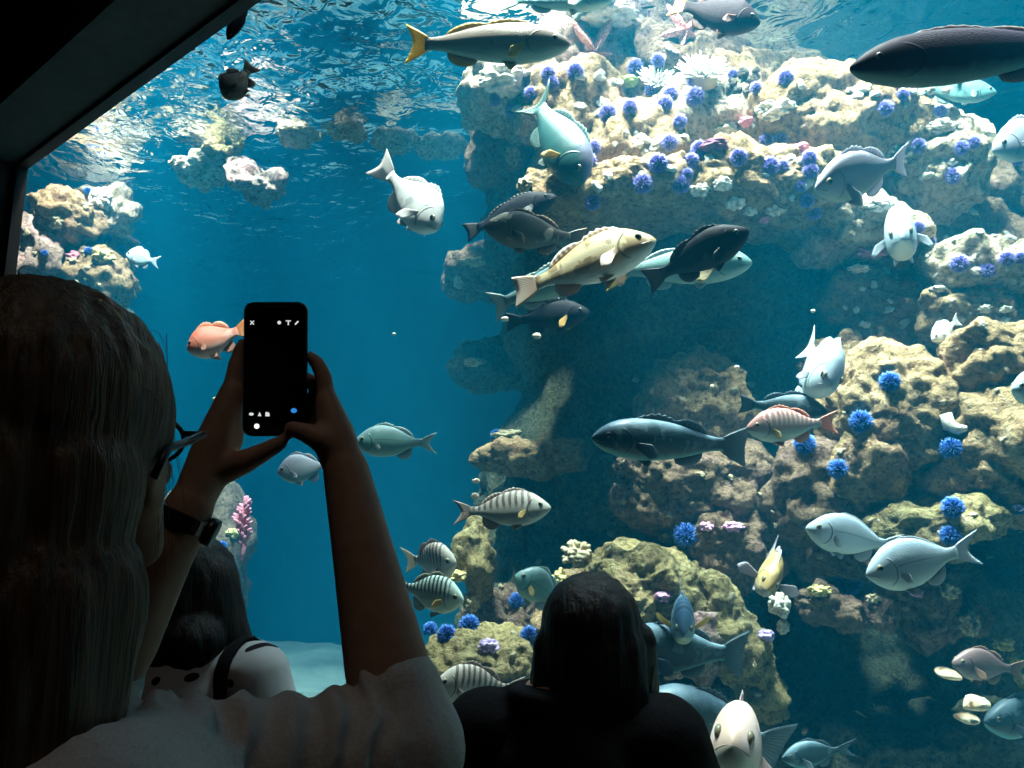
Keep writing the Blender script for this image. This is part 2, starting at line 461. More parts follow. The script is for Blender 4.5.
# the far left pillar and the hazy rocks under the surface on the left
B(40, 262, 5.0, 44, 120, 'pink', 'narrow pink encrusted pillar beside the left window edge', 0.9, 0, 0, 70, 2.6, 0.3)
B(64, 218, 5.1, 60, 44, 'tan', 'tan knob on top of the left pillar', 0.9, 0, 0, 71, 2.4, 0.35)
B(104, 212, 5.3, 50, 50, 'pale', 'white crusted rock topping the far left outcrop', 0.9, 0, 0, 72, 2.4, 0.35)
B(84, 250, 5.5, 90, 60, 'brown', 'shadowed rock in the middle of the far left outcrop', 0.9, 0, 0, 73)
B(100, 282, 5.1, 60, 64, 'tan', 'tan crusted ledge beside the small pale blue fish', 0.9, 0, 0, 74, 2.4, 0.3)
B(70, 345, 5.3, 120, 110, 'green', 'dark foot of the far left outcrop', 0.9, 0, 0, 75)
B(184, 118, 4.9, 50, 22, 'pale', 'blurry pale rock high at the left, just under the reflecting surface', 0.9, -14, 0, 76, 2.4, 0.35)
B(224, 148, 4.8, 34, 20, 'olive', 'blurry yellowish rock below the small brown fish', 0.9, 0, 0, 81, 2.4, 0.3)
B(203, 168, 4.9, 54, 22, 'pale', 'blurry pale rock below the yellowish one in the haze', 0.9, 12, 0, 82, 2.4, 0.35)
B(258, 184, 4.8, 50, 28, 'pink', 'blurry pinkish cream rock, lowest in the blue haze', 0.9, -20, 0, 77, 2.4, 0.4)
B(298, 134, 4.7, 40, 13, 'pale', 'first blurry pale rock of the strip under the surface, left end', 0.9, 6, 0, 78, 2.4, 0.25)
B(344, 129, 4.7, 44, 12, 'pale', 'second blurry pale rock of the strip under the surface', 0.9, -4, 0, 83, 2.4, 0.25)
B(394, 140, 4.6, 46, 12, 'pale', 'third blurry cream rock of the strip, above the white diving fish', 0.9, -5, 0, 79, 2.4, 0.25)
B(442, 147, 4.6, 50, 14, 'pale', 'fourth blurry cream rock of the strip, nearest the reef', 0.9, 5, 0, 84, 2.4, 0.25)
B(196, 618, 5.3, 100, 260, 'brown', 'hazy rock rising from the sand behind the left girl', 0.9, 0, 0, 80, 2.4, 0.3)

B(56, 520, 5.4, 150, 330, 'green', 'tall dark rock base carrying the far left outcrop', 0.9, 0, 0, 85, 2.8, 0.22)
BVH = BVHTree.FromPolygons([tuple(x) for x in np.concatenate(ROCKV)], [tuple(x) for x in np.concatenate(ROCKF)])
def hit(px, py, fallback=3.0):
    """the reef surface seen at a pixel, with its normal"""
    dv = ray(px, py).normalized()
    loc, nor, _, _ = BVH.ray_cast(CAM, dv)
    if loc is None: return at(px, py, fallback), Vector((0, 0, 1)), fallback
    if nor.dot(dv) > 0: nor = -nor
    return loc, nor, (loc - CAM).dot(FWD)
# ------------------------------------------------------------------ fish
def fish_mat(name, back, side, belly, stripes=None, mottle=None, blotch=None, rough=0.38, lat=None, b0=0.30, b1=0.72, spec=0.3):
    """stripes=(colour, count, lowest v, width); mottle=(colour, scale, threshold, amount); u runs snout to tail, v belly to back"""
    m = NT(name)
    uv = m.n('UVMap', uv_map='fish').outputs[0]
    xyz = m.n('SeparateXYZ', {0: uv}); u, v = xyz.outputs[0], xyz.outputs[1]
    tc = m.n('TexCoord'); ob = tc.outputs['Object']
    nz = m.noise(ob, 22, 4, 0.6)
    vv = m.math('ADD', v, m.math('MULTIPLY', m.math('SUBTRACT', nz, 0.5), 0.22))
    c = m.ramp(vv, [(b0 - 0.12, belly), (b0 + 0.08, side), (b1 - 0.08, side), (b1 + 0.12, back)])
    if mottle:
        mc, ms, mt, ma = mottle
        n = m.noise(ob, ms, 3, 0.6, 0.6)
        f = m.math('MULTIPLY', m.ramp(n, [(mt, 0.0), (mt + 0.05, 1.0)]), ma)
        f = m.math('MULTIPLY', f, m.ramp(v, [(0.15, 0.0), (0.35, 1.0)]))
        c = m.mix(f, c, mc)
    if stripes:
        scol, cnt, vmin, wd = stripes
        wob = m.math('MULTIPLY', m.math('SUBTRACT', m.noise(ob, 14, 2), 0.5), 0.08)
        s = m.math('SINE', m.math('MULTIPLY', m.math('ADD', u, wob), cnt * 6.2832))
        f = m.ramp(m.math('ADD', m.math('MULTIPLY', s, 0.5), 0.5), [(1 - wd - 0.1, 0.0), (1 - wd + 0.08, 1.0)])
        f = m.math('MULTIPLY', f, m.ramp(v, [(vmin - 0.08, 0.0), (vmin + 0.1, 1.0)]))
        f = m.math('MULTIPLY', f, m.ramp(u, [(0.17, 0.0), (0.24, 1.0)]))
        c = m.mix(f, c, scol)
    if lat:
        f = m.ramp(m.math('ABSOLUTE', m.math('SUBTRACT', v, 0.56)), [(0.012, 1.0), (0.022, 0.0)])
        f = m.math('MULTIPLY', f, m.ramp(u, [(0.27, 0.0), (0.29, 1.0)]))
        c = m.mix(f, c, lat)
    # scales, gill cover edge and mouth line
    sm = m.n('Mapping', {'Vector': uv, 'Scale': (92, 52, 1)})
    sc = m.n('TexVoronoi', {'Vector': sm.outputs[0], 'Scale': 1.0}, feature='F1', voronoi_dimensions='2D')
    scf = m.math('MULTIPLY', sc.outputs['Distance'], m.ramp(u, [(0.22, 0.0), (0.27, 1.0)]))
    c = m.mix(m.math('MULTIPLY', scf, 0.20), c, m.mix(0.55, c, (0.01, 0.015, 0.02)))
    dv = m.math('SUBTRACT', v, 0.46)
    gu = m.math('ADD', u, m.math('MULTIPLY', m.math('MULTIPLY', dv, dv), 0.55))
    g = m.ramp(m.math('ABSOLUTE', m.math('SUBTRACT', gu, 0.262)), [(0.002, 1.0), (0.010, 0.0)])
    g = m.math('MULTIPLY', g, m.ramp(m.math('ABSOLUTE', dv), [(0.30, 1.0), (0.36, 0.0)]))
    mu = m.math('ADD', 0.36, m.math('MULTIPLY', u, -0.75))
    mo = m.ramp(m.math('ABSOLUTE', m.math('SUBTRACT', v, m.math('ADD', mu, 0.06))), [(0.012, 1.0), (0.03, 0.0)])
    mo = m.math('MULTIPLY', mo, m.ramp(u, [(0.085, 1.0), (0.10, 0.0)]))
    ln = m.math('MAXIMUM', g, mo)
    c = m.mix(m.math('MULTIPLY', ln, 0.5), c, (0.015, 0.012, 0.012))
    h = m.math('SUBTRACT', m.math('MULTIPLY', scf, -0.35), m.math('MULTIPLY', ln, 1.2))
    m.bsdf(c, rough, m.bump(h, 0.6, 0.004), spec)
    return m.m

def fin_mat(name, base, tip, rays=0.5):
    m = NT(name)
    uv = m.n('UVMap', uv_map='fish').outputs[0]
    xyz = m.n('SeparateXYZ', {0: uv}); u, v = xyz.outputs[0], xyz.outputs[1]
    r = m.math('ADD', m.math('MULTIPLY', m.math('SINE', m.math('MULTIPLY', u, 6.2832 * 14)), 0.5), 0.5)
    c = m.ramp(v, [(0.05, base), (0.95, tip)])
    c = m.mix(m.math('MULTIPLY', m.math('POWER', r, 2.0), rays * 0.6), c, m.mix(0.6, c, (0.02, 0.02, 0.02)))
    bs = m.n('BsdfPrincipled', {'Base Color': c, 'Roughness': 0.5, 'Normal': m.bump(r, 0.5, 0.003)})
    tl = m.n('BsdfTranslucent', {'Color': c})
    mx = m.n('MixShader', {0: 0.35, 1: bs.outputs[0], 2: tl.outputs[0]})
    m.t.links.new(mx.outputs[0], m.out.inputs['Surface'])
    return m.m

EYE_W = simple('fish_iris', (0.20, 0.18, 0.12), 0.25, 0.6)
EYE_D = simple('fish_iris_dark', (0.10, 0.09, 0.08), 0.2, 0.6)
EYE_B = simple('fish_pupil', (0.004, 0.004, 0.005), 0.08, 0.8)

# profiles: (s, top, bottom, halfwidth) with s from snout to the root of the tail fin; heights in units of body height, widths likewise
PROFILES = {
 'rockfish': [(0, .02, -.03, .01), (.02, .10, -.10, .07), (.06, .19, -.20, .14), (.12, .30, -.29, .20), (.20, .42, -.39, .25), (.28, .49, -.46, .27), (.38, .52, -.48, .26),
              (.50, .49, -.46, .23), (.62, .41, -.39, .18), (.74, .29, -.28, .12), (.85, .185, -.17, .075), (.93, .15, -.135, .05), (1.0, .17, -.155, .03)],
 'perch':    [(0, .0, -.05, .01), (.02, .07, -.11, .06), (.06, .16, -.19, .12), (.12, .28, -.30, .17), (.20, .41, -.40, .21), (.30, .50, -.47, .23), (.42, .53, -.48, .22),
              (.55, .48, -.45, .19), (.66, .38, -.37, .15), (.77, .25, -.25, .10), (.87, .14, -.14, .06), (.94, .115, -.115, .04), (1.0, .14, -.14, .025)],
 'long':     [(0, .02, -.06, .02), (.02, .10, -.14, .10), (.06, .22, -.24, .20), (.12, .34, -.33, .28), (.20, .44, -.41, .33), (.30, .49, -.46, .35), (.42, .50, -.47, .34),
              (.55, .46, -.43, .29), (.67, .38, -.36, .23), (.78, .28, -.27, .16), (.88, .19, -.18, .10), (.95, .16, -.15, .06), (1.0, .17, -.16, .04)],
}
def prof(kind, s):
    P = PROFILES[kind]
    xs = [p[0] for p in P]
    return [float(np.interp(s, xs, [p[k] for p in P])) for k in (1, 2, 3)]

def smooth_prof(kind, n=34):
    S = np.linspace(0, 1, n) ** 1.35
    fine = np.linspace(0, 1, 401)
    P = PROFILES[kind]; xs = [p[0] for p in P]; out = []
    for k in (1, 2, 3):
        y = np.interp(fine, xs, [p[k] for p in P])
        ker = np.hanning(25); ker /= ker.sum()
        yp = np.pad(y, 12, mode='edge'); ys = np.convolve(yp, ker, 'valid')
        w = np.clip(fine / 0.04, 0, 1); y = y * (1 - w) + ys * w
        out.append(np.interp(S, fine, y))
    return S, out

def uvset(me, uvs):
    l = me.uv_layers.new(name='fish')
    arr = np.zeros((len(me.loops), 2), dtype=np.float32)
    vi = np.zeros(len(me.loops), dtype=np.int32); me.loops.foreach_get('vertex_index', vi)
    l.data.foreach_set('uv', np.asarray(uvs, dtype=np.float32)[vi].ravel())

def sheet(name, rows, mat, parent, thick):
    """a fin: rows[i][j] points (i along the base, j outward); closed, a little thicker at the base"""
    n, k = len(rows), len(rows[0])
    P = [[Vector(p) for p in r] for r in rows]
    v, uv, f = [], [], []
    for side in (1, -1):
        for i in range(n):
            for j in range(k):
                a = P[min(i + 1, n - 1)][j] - P[max(i - 1, 0)][j]
                b = P[i][min(j + 1, k - 1)] - P[i][max(j - 1, 0)]
                nn = a.cross(b)
                nn = nn.normalized() if nn.length > 1e-9 else Vector((0, 1, 0))
                t = thick * (1 - 0.8 * j / (k - 1)) * (0.5 + 0.5 * (i % 2))
                v.append(P[i][j] + nn * t * side); uv.append((i / (n - 1), j / (k - 1)))
    o = n * k
    id_ = lambda s, i, j: s * o + i * k + j
    for i in range(n - 1):
        for j in range(k - 1):
            f.append((id_(0, i, j), id_(0, i + 1, j), id_(0, i + 1, j + 1), id_(0, i, j + 1)))
            f.append((id_(1, i, j), id_(1, i, j + 1), id_(1, i + 1, j + 1), id_(1, i + 1, j)))
    for i in range(n - 1):
        for j in (0, k - 1):
            q = (id_(0, i, j), id_(1, i, j), id_(1, i + 1, j), id_(0, i + 1, j))
            f.append(q if j == 0 else q[::-1])
    for j in range(k - 1):
        for i in (0, n - 1):
            q = (id_(0, i, j), id_(0, i, j + 1), id_(1, i, j + 1), id_(1, i, j))
            f.append(q if i == 0 else q[::-1])
    me = mesh_from(name, v, f); uvset(me, uv)
    return link(name, me, mat, parent)

def fish(name, label, head, tail, ratio, mats, up=(0, 1, 0), kind='perch', width=1.0, bend=0.0, cat='fish', group=None,
         dorsal=('spiny', .26, .86, .16), caudal=(0.30, 0.5), fins=('pec', 'pel', 'anal'), pec=(0.17, 30, 35), seed=0, eye=0.075, iris=None, pecmat=None, tailmat=None, thickfin=1.0):
    """head, tail: (px, py, depth) of snout and tail fin tip; ratio: body height / whole length"""
    ph, pt = at(*head), at(*tail)
    X = (ph - pt); L = X.length; X.normalize()
    U = RIGHT * up[0] + UP * up[1] + FWD * up[2]
    Zv = (U - X * U.dot(X)).normalized(); Yv = Zv.cross(X)
    M = Matrix((X, Yv, Zv)).transposed().to_4x4(); M.translation = (ph + pt) / 2
    H = ratio * L; body = L * (1 - caudal[0] * 0.62)
    xh = L / 2
    def bx(s): return xh - s * body
    def off(s): return bend * L * (max(s - 0.15, 0)) ** 2
    bm_, fm_ = mats[0], mats[1]
    S, (T, Bt, Wd) = smooth_prof(kind)
    n = 26; v, f, uv = [], [], []
    for i, s in enumerate(S):
        t, b, w = T[i] * H, Bt[i] * H, Wd[i] * H * width
        zc = (t + b) / 2; hz = (t - b) / 2
        for k in range(n):
            a = 2 * math.pi * k / n
            cy_, cz = math.sin(a), math.cos(a)
            yy = w * math.copysign(abs(cy_) ** 0.9, cy_) * (1.0 - 0.12 * cz)
            zz = zc + hz * math.copysign(abs(cz) ** 0.95, cz)
            v.append((bx(s), yy + off(s), zz)); uv.append((s, 0.5 + 0.5 * cz))
    m_ = len(S)
    for i in range(m_ - 1):
        for k in range(n):
            k2 = (k + 1) % n
            f.append((i * n + k, (i + 1) * n + k, (i + 1) * n + k2, i * n + k2))
    f.append(tuple(range(n))); f.append(tuple((m_ - 1) * n + k for k in range(n))[::-1])
    me = mesh_from(name, v, f); uvset(me, uv)
    o = link(name, me, bm_)
    o.matrix_world = M
    tag(o, label, cat, group)
    P = lambda s: prof(kind, s)
    th = 0.006 * L * thickfin
    rnd = random.Random(seed)
    fin_m = fm_; tail_m = tailmat or fm_
    # caudal
    ns, nk = 15, 5
    fork = caudal[1]; tl = L * caudal[0]; rows = []
    zt, zb = T[-1] * H * .8, Bt[-1] * H * .8
    spread = H * (0.36 if kind != 'long' else 0.5)
    for i in range(ns):
        a = i / (ns - 1) * 2 - 1
        r = []
        for j in range(nk):
            q = j / (nk - 1)
            z = (zt if a > 0 else -zb) * a * (1 - q) + a * spread * q ** 0.85 + 0 * q
            ln = tl * (1 - fork * (1 - abs(a) ** 1.5)) * (1.0 if abs(a) < .99 else .97)
            x = bx(0.965) - ln * q
            r.append((x, off(0.965) + bend * L * 0.9 * q * 0.35, z))
        rows.append(r)
    sheet('tail_fin', rows, tail_m, o, th)
    # dorsal
    typ, s0, s1, hh = dorsal
    if typ != 'none':
        rows = []; nd = 23
        for i in range(nd):
            q = i / (nd - 1); s = s0 + (s1 - s0) * q
            t = P(s)[0] * H * 0.97
            if typ == 'spiny':
                e = (math.sin(min(q / 0.6, 1) * math.pi) ** 0.7 * (0.85 if i % 2 == 0 else 0.62)) if q < 0.58 else 0.0
                e2 = math.sin(max((q - 0.5) / 0.5, 0) * math.pi) ** 0.6 * 0.95
                e = max(e, e2)
            else:
                e = math.sin(q ** 0.6 * math.pi) ** 0.6
            e = max(e, 0.04)
            hz = hh * H * e * (1.6 if kind == 'long' else 1.15 if kind == 'rockfish' else 0.8)
            rows.append([(bx(s) - hz * 0.45 * j / 3, off(s), t + hz * j / 3) for j in range(4)])
        sheet('dorsal_fin', rows, fin_m, o, th)
    if 'anal' in fins:
        rows = []
        for i in range(11):
            q = i / 10; s = 0.62 + 0.22 * q
            b = P(s)[1] * H * 0.97
            hz = 0.22 * H * (math.sin((0.12 + q * 0.88) * math.pi) ** 0.6 + 0.02)
            rows.append([(bx(s) - hz * 0.6 * j / 3, off(s), b - hz * j / 3) for j in range(4)])
        sheet('anal_fin', rows, fin_m, o, th)
    for sd in (1, -1):
        if 'pel' in fins:
            rows = []
            for i in range(7):
                q = i / 6; s = 0.335 + 0.05 * q
                b = P(s)[1] * H * 0.93; l = 0.30 * H * (1 - 0.35 * abs(q - 0.3))
                rows.append([(bx(s) - l * 0.85 * j / 3, off(s) + sd * (0.06 * H + 0.10 * H * j / 3), b - l * (0.55 - 0.5 * q) * j / 3) for j in range(4)])
            sheet('pelvic_fin', rows, fin_m, o, th)
        if 'pec' in fins:
            pl, droop, flare = pec
            pl *= L; rows = []
            s = 0.285; w = P(s)[2] * H * width * 0.93
            for i in range(9):
                a = (i / 8 - 0.5) * R(52) - R(droop)
                l = pl * (1 - 0.30 * abs(i / 8 - 0.4) * 2)
                r = []
                for j in range(5):
                    q = j / 4
                    bz = (i / 8 - 0.5) * 0.12 * H
                    dx, dz = -math.cos(a) * l * q, math.sin(a) * l * q
                    r.append((bx(s) + dx * math.cos(R(flare)), sd * (w + l * q * math.sin(R(flare))) + off(s), -0.07 * H + bz * (1 - q) + dz))
                rows.append(r)
            sheet('pectoral_fin', rows, pecmat or fin_m, o, th)
        # eye
        s = 0.115 if kind != 'long' else 0.095
        t, b, w = P(s); er = eye * H * 1.0
        zc = (t + b) / 2 * H; hz = (t - b) / 2 * H
        ez = zc + hz * 0.34; ey = w * H * width * 0.93 * math.sqrt(max(1 - 0.34 ** 2, 0.1)) * 0.93
        bm = bmesh.new()
        bmesh.ops.create_uvsphere(bm, u_segments=16, v_segments=10, radius=er)
        for vv in bm.verts:
            z = vv.co.z; vv.co = Vector((vv.co.x, sd * (z * 0.55), vv.co.y))
        for fc in bm.faces:
            c = fc.calc_center_median()
            fc.material_index = 1 if (c.x ** 2 + c.z ** 2) ** .5 < er * 0.58 and c.y * sd > 0 else 0
        e = bm_obj('eye', bm, None, o)
        e.data.materials.append(iris or EYE_W); e.data.materials.append(EYE_B)
        e.location = (bx(s), ey + off(s) if sd > 0 else -ey + off(s), ez)
    return o
# ------------------------------------------------------------------ every fish in the photograph
def fm(n, b, t): return fin_mat(n, b, t)
YT = (fish_mat('yellowtail_skin', (0.22, 0.17, 0.15), (0.28, 0.25, 0.20), (0.30, 0.42, 0.36), mottle=((0.15, 0.10, 0.08), 10, 0.6, 0.5)), fm('yellowtail_fin', (0.35, 0.30, 0.16), (0.60, 0.45, 0.12)))
YEL = fm('yellow_tail_fin', (0.70, 0.46, 0.06), (0.85, 0.66, 0.14))
YEL2 = fm('amber_tail_fin', (0.65, 0.36, 0.06), (0.78, 0.48, 0.12))
PUR = (fish_mat('purple_grey_skin', (0.03, 0.018, 0.026), (0.04, 0.025, 0.034), (0.07, 0.055, 0.06), b0=.2, b1=.6, rough=.6, spec=.08), fm('maroon_fin', (0.22, 0.08, 0.07), (0.34, 0.12, 0.09)))
LNG = (fish_mat('slate_violet_skin', (0.022, 0.014, 0.03), (0.03, 0.022, 0.042), (0.10, 0.20, 0.20), b0=.22, b1=.62, rough=.6, spec=.08), fm('slate_violet_fin', (0.16, 0.11, 0.14), (0.30, 0.22, 0.20)))
TEA = (fish_mat('teal_silver_skin', (0.12, 0.20, 0.21), (0.14, 0.30, 0.28), (0.24, 0.40, 0.35), b0=.25, lat=(0.12, 0.2, 0.2)), fm('teal_fin', (0.26, 0.40, 0.40), (0.45, 0.55, 0.52)))
SIL = (fish_mat('silver_blue_skin', (0.32, 0.40, 0.48), (0.45, 0.55, 0.60), (0.58, 0.68, 0.66), b0=.25, lat=(0.30, 0.36, 0.40), rough=.3), fm('silver_fin', (0.42, 0.48, 0.54), (0.52, 0.58, 0.64)))
GRY = (fish_mat('grey_skin', (0.30, 0.30, 0.36), (0.36, 0.37, 0.42), (0.22, 0.34, 0.34), b0=.3, b1=.7), fm('grey_fin', (0.38, 0.38, 0.44), (0.50, 0.50, 0.56)))
WHT = (fish_mat('white_perch_skin', (0.60, 0.62, 0.62), (0.70, 0.72, 0.72), (0.80, 0.82, 0.82), rough=.4, mottle=((0.25, 0.30, 0.32), 8, 0.55, 0.5)), fm('white_fin', (0.60, 0.60, 0.60), (0.80, 0.78, 0.76)))
BLK = (fish_mat('black_rock_skin', (0.007, 0.008, 0.013), (0.014, 0.016, 0.025), (0.03, 0.035, 0.045), mottle=((0.05, 0.055, 0.08), 9, 0.58, 0.7), rough=.6, spec=.08), fm('black_fin', (0.014, 0.016, 0.022), (0.035, 0.038, 0.05)))
SPK = (fish_mat('speckled_dark_skin', (0.045, 0.042, 0.04), (0.07, 0.065, 0.055), (0.12, 0.12, 0.10), mottle=((0.42, 0.36, 0.26), 16, 0.56, 0.8), rough=.6, spec=.08), fm('speckled_fin', (0.06, 0.055, 0.05), (0.30, 0.20, 0.13)))
COP = (fish_mat('mottled_copper_skin', (0.58, 0.42, 0.20), (0.88, 0.74, 0.46), (0.92, 0.88, 0.80), mottle=((0.30, 0.19, 0.09), 9, 0.53, 0.75), b0=.2, b1=.78, lat=(0.80, 0.72, 0.56)), fm('pinkish_fin', (0.72, 0.50, 0.36), (0.88, 0.76, 0.66)))
PNK = (fish_mat('pink_rockfish_skin', (0.66, 0.15, 0.08), (0.74, 0.22, 0.13), (0.80, 0.48, 0.38), mottle=((0.85, 0.45, 0.33), 12, 0.56, 0.6)), fm('coral_fin', (0.80, 0.26, 0.14), (0.88, 0.40, 0.22)))
OR_ = fm('orange_tail_fin', (0.85, 0.26, 0.06), (0.92, 0.36, 0.08))
STR = (fish_mat('banded_perch_skin', (0.40, 0.36, 0.32), (0.42, 0.42, 0.38), (0.48, 0.52, 0.46), stripes=((0.13, 0.10, 0.085), 13, 0.52, 0.42), b0=.2), fm('banded_fin', (0.34, 0.29, 0.26), (0.50, 0.40, 0.34)))
GST = (fish_mat('green_banded_skin', (0.44, 0.56, 0.50), (0.40, 0.52, 0.44), (0.52, 0.60, 0.48), stripes=((0.04, 0.07, 0.08), 15, 0.55, 0.45), b0=.2), fm('green_banded_fin', (0.24, 0.30, 0.28), (0.45, 0.46, 0.36)))
PST = (fish_mat('pink_banded_skin', (0.42, 0.20, 0.18), (0.46, 0.32, 0.28), (0.50, 0.54, 0.44), stripes=((0.72, 0.52, 0.48), 15, 0.55, 0.35), b0=.35), fm('pink_banded_fin', (0.60, 0.24, 0.16), (0.76, 0.38, 0.26)))
SLT = (fish_mat('slate_blue_skin', (0.16, 0.24, 0.30), (0.018, 0.045, 0.055), (0.12, 0.32, 0.32), b0=.18, b1=.86, mottle=((0.12, 0.19, 0.23), 20, 0.56, 0.5)), fm('slate_fin', (0.05, 0.08, 0.10), (0.12, 0.18, 0.22)))
BRN = (fish_mat('brown_perch_skin', (0.16, 0.10, 0.10), (0.20, 0.14, 0.14), (0.26, 0.20, 0.19)), fm('brown_fin', (0.24, 0.13, 0.10), (0.40, 0.24, 0.16)))
TAN = (fish_mat('tan_kelp_skin', (0.30, 0.20, 0.08), (0.40, 0.28, 0.13), (0.50, 0.44, 0.36), mottle=((0.62, 0.46, 0.22), 8, 0.5, 0.6)), fm('grey_pink_fin', (0.42, 0.38, 0.42), (0.55, 0.50, 0.55)))
PAL = (fish_mat('pale_pink_skin', (0.72, 0.52, 0.46), (0.80, 0.62, 0.58), (0.62, 0.70, 0.62), b0=.35, mottle=((0.60, 0.38, 0.26), 9, 0.58, 0.5)), fm('pale_pink_fin', (0.74, 0.55, 0.52), (0.85, 0.70, 0.68)))
BLU = (fish_mat('blue_perch_skin', (0.10, 0.20, 0.32), (0.24, 0.38, 0.44), (0.52, 0.58, 0.44), stripes=((0.06, 0.12, 0.18), 13, 0.5, 0.5), b0=.25), fm('blue_fin', (0.10, 0.16, 0.24), (0.24, 0.30, 0.36)))
YPEC = fm('yellow_pectoral_fin', (0.66, 0.48, 0.16), (0.80, 0.62, 0.24))
DTE = (fish_mat('violet_backed_shade_skin', (0.15, 0.15, 0.22), (0.02, 0.09, 0.09), (0.02, 0.08, 0.08), b0=.2, b1=.80), fm('dark_teal_fin', (0.06, 0.18, 0.17), (0.12, 0.22, 0.20)))  # dark teal side and belly are shade put into the skin colour
F = fish
G1 = 'fish in the tank'
# top of the picture
F('rockfish', 'long olive fish with a bright yellow tail at the top of the tank', (570, 44, 2.5), (409, 44, 2.62), 0.24, YT, (0, 1, -.12), 'long', 0.9, tailmat=YEL, caudal=(.17, .35), dorsal=('spiny', .24, .86, .10), fins=('pel', 'anal', 'pec'), pec=(.12, 35, 8), pecmat=YEL)
F('rockfish', 'dark purplish fish with an amber tail at the top right of the reef', (760, 24, 2.7), (674, 4, 2.8), 0.40, PUR, (.05, 1, 0), 'rockfish', 1, tailmat=YEL2, caudal=(.20, .25), dorsal=('spiny', .24, .86, .10), iris=EYE_D)
F('sheephead', 'big slate violet fish cut by the right edge of the picture', (850, 68, 1.9), (1105, 42, 2.0), 0.195, LNG, (0, 1, -.1), 'long', 1, caudal=(.15, .3), dorsal=('spiny', .25, .88, .06), fins=('anal',), iris=EYE_D)
F('opaleye', 'hazy teal fish under the big slate violet fish', (997, 92, 3.0), (915, 90, 3.05), 0.32, TEA, (0, 1, 0), 'perch', caudal=(.2, .4), fins=('pec', 'anal'))
F('halfmoon', 'dim grey fish half outside the right edge below the surface', (992, 150, 2.7), (1078, 122, 2.8), 0.36, GRY, (0, 1, 0), 'perch', fins=('pec', 'anal'))
F('surfperch', 'grey fish with a raised side fin in front of the largest pale dome', (815, 188, 2.35), (905, 160, 2.45), 0.43, GRY, (0.12, 1, -.35), 'perch', caudal=(.18, .3), pec=(.2, 60, 35))
F('surfperch', 'pale fish facing the glass beside the cream ledge', (902, 238, 2.55), (896, 228, 2.88), 0.50, SIL, (-.1, 1, .1), 'perch', 1.15, pec=(.18, 35, 50))
F('rockfish', 'teal backed fish diving to the right over the crown of the reef', (584, 182, 2.75), (534, 98, 2.95), 0.40, DTE, (.75, .55, -.45), 'long', .95, caudal=(.2, .6), pec=(.14, 40, 40), pecmat=YPEC, dorsal=('spiny', .25, .86, .08), iris=EYE_D)
F('surfperch', 'white fish diving head down in the open water', (438, 229, 2.75), (394, 176, 2.95), 0.46, WHT, (.75, .5, -.3), 'perch', 1.05, bend=-.25, caudal=(.26, .35), pec=(.2, 50, 40))
F('black_rockfish', 'black fish swimming left above the speckled dark fish', (556, 196, 2.75), (468, 232, 2.8), 0.30, BLK, (.25, 1, 0), 'rockfish', caudal=(.18, .15), dorsal=('spiny', .22, .86, .10), iris=EYE_D)
F('rockfish', 'speckled dark fish with a rusty tail fin under the tan ledge', (484, 226, 2.5), (582, 240, 2.6), 0.36, SPK, (0.05, 1, -.1), 'rockfish', caudal=(.2, .15), dorsal=('spiny', .22, .86, .12), iris=EYE_D)
F('copper_rockfish', 'mottled yellow rockfish, the brightest fish in the middle of the tank', (656, 240, 2.1), (514, 286, 2.25), 0.34, COP, (-.22, 1, .38), 'rockfish', 1, bend=.10, caudal=(.22, .12), dorsal=('spiny', .22, .87, .16), pec=(.17, 45, 35))
F('rockfish', 'teal bellied fish hidden behind the mottled yellow rockfish', (596, 266, 2.55), (494, 306, 2.65), 0.30, TEA, (-.3, 1, 0), 'long', caudal=(.18, .3), dorsal=('spiny', .25, .86, .1))
F('rockfish', 'dark fish with an orange belly fin under the mottled rockfish tail', (590, 312, 2.7), (508, 322, 2.8), 0.34, BLK, (0, 1, 0), 'rockfish', caudal=(.2, .2), pec=(.16, 50, 30), pecmat=YEL2, iris=EYE_D)
F('black_rockfish', 'black fish tilted nose up to the right of the mottled rockfish', (749, 230, 2.15), (650, 280, 2.28), 0.36, BLK, (-.45, 1, -.1), 'rockfish', 1, caudal=(.2, .15), dorsal=('spiny', .22, .87, .13), iris=EYE_D)
F('yellowtail_rockfish', 'teal fish with one yellow fin behind the tilted black fish', (752, 262, 2.45), (610, 272, 2.6), 0.28, TEA, (0, 1, -.1), 'long', caudal=(.2, .4), pecmat=YPEC, tailmat=YEL, dorsal=('spiny', .25, .86, .08))
# open water on the left
F('surfperch', 'small pale blue fish beside the far left rocks', (126, 254, 4.5), (158, 262, 4.55), 0.62, SIL, (.1, 1, 0), 'perch', caudal=(.26, .5))
F('pink_rockfish', 'pink fish with an orange tail left of the raised phone', (187, 350, 3.7), (248, 328, 3.75), 0.55, PNK, (.3, 1, .3), 'rockfish', caudal=(.26, .12), tailmat=OR_, dorsal=('spiny', .24, .86, .16), pec=(.18, 60, 30))
F('opaleye', 'teal fish swimming left beside the raised wrist', (354, 441, 2.75), (434, 443, 2.8), 0.40, TEA, (0, 1, 0), 'perch', caudal=(.22, .5), fins=('pec', 'anal'), pec=(.1, 30, 8))
F('surfperch', 'grey fish partly hidden by the raised wrist', (277, 472, 3.3), (332, 464, 3.35), 0.54, GRY, (.1, 1, 0), 'perch', caudal=(.22, .4))
F('rockfish', 'small brown fish near the surface under the window header', (224, 98, 3.3), (252, 66, 3.35), 0.62, SPK, (-.6, .7, 0), 'rockfish', caudal=(.24, .2), dorsal=('spiny', .24, .86, .2), iris=EYE_D)
F('surfperch', 'thin dark fish hanging by the window header', (228, 40, 3.0), (250, -6, 3.05), 0.28, BLK, (.8, .4, 0), 'perch', caudal=(.22, .4), iris=EYE_D)
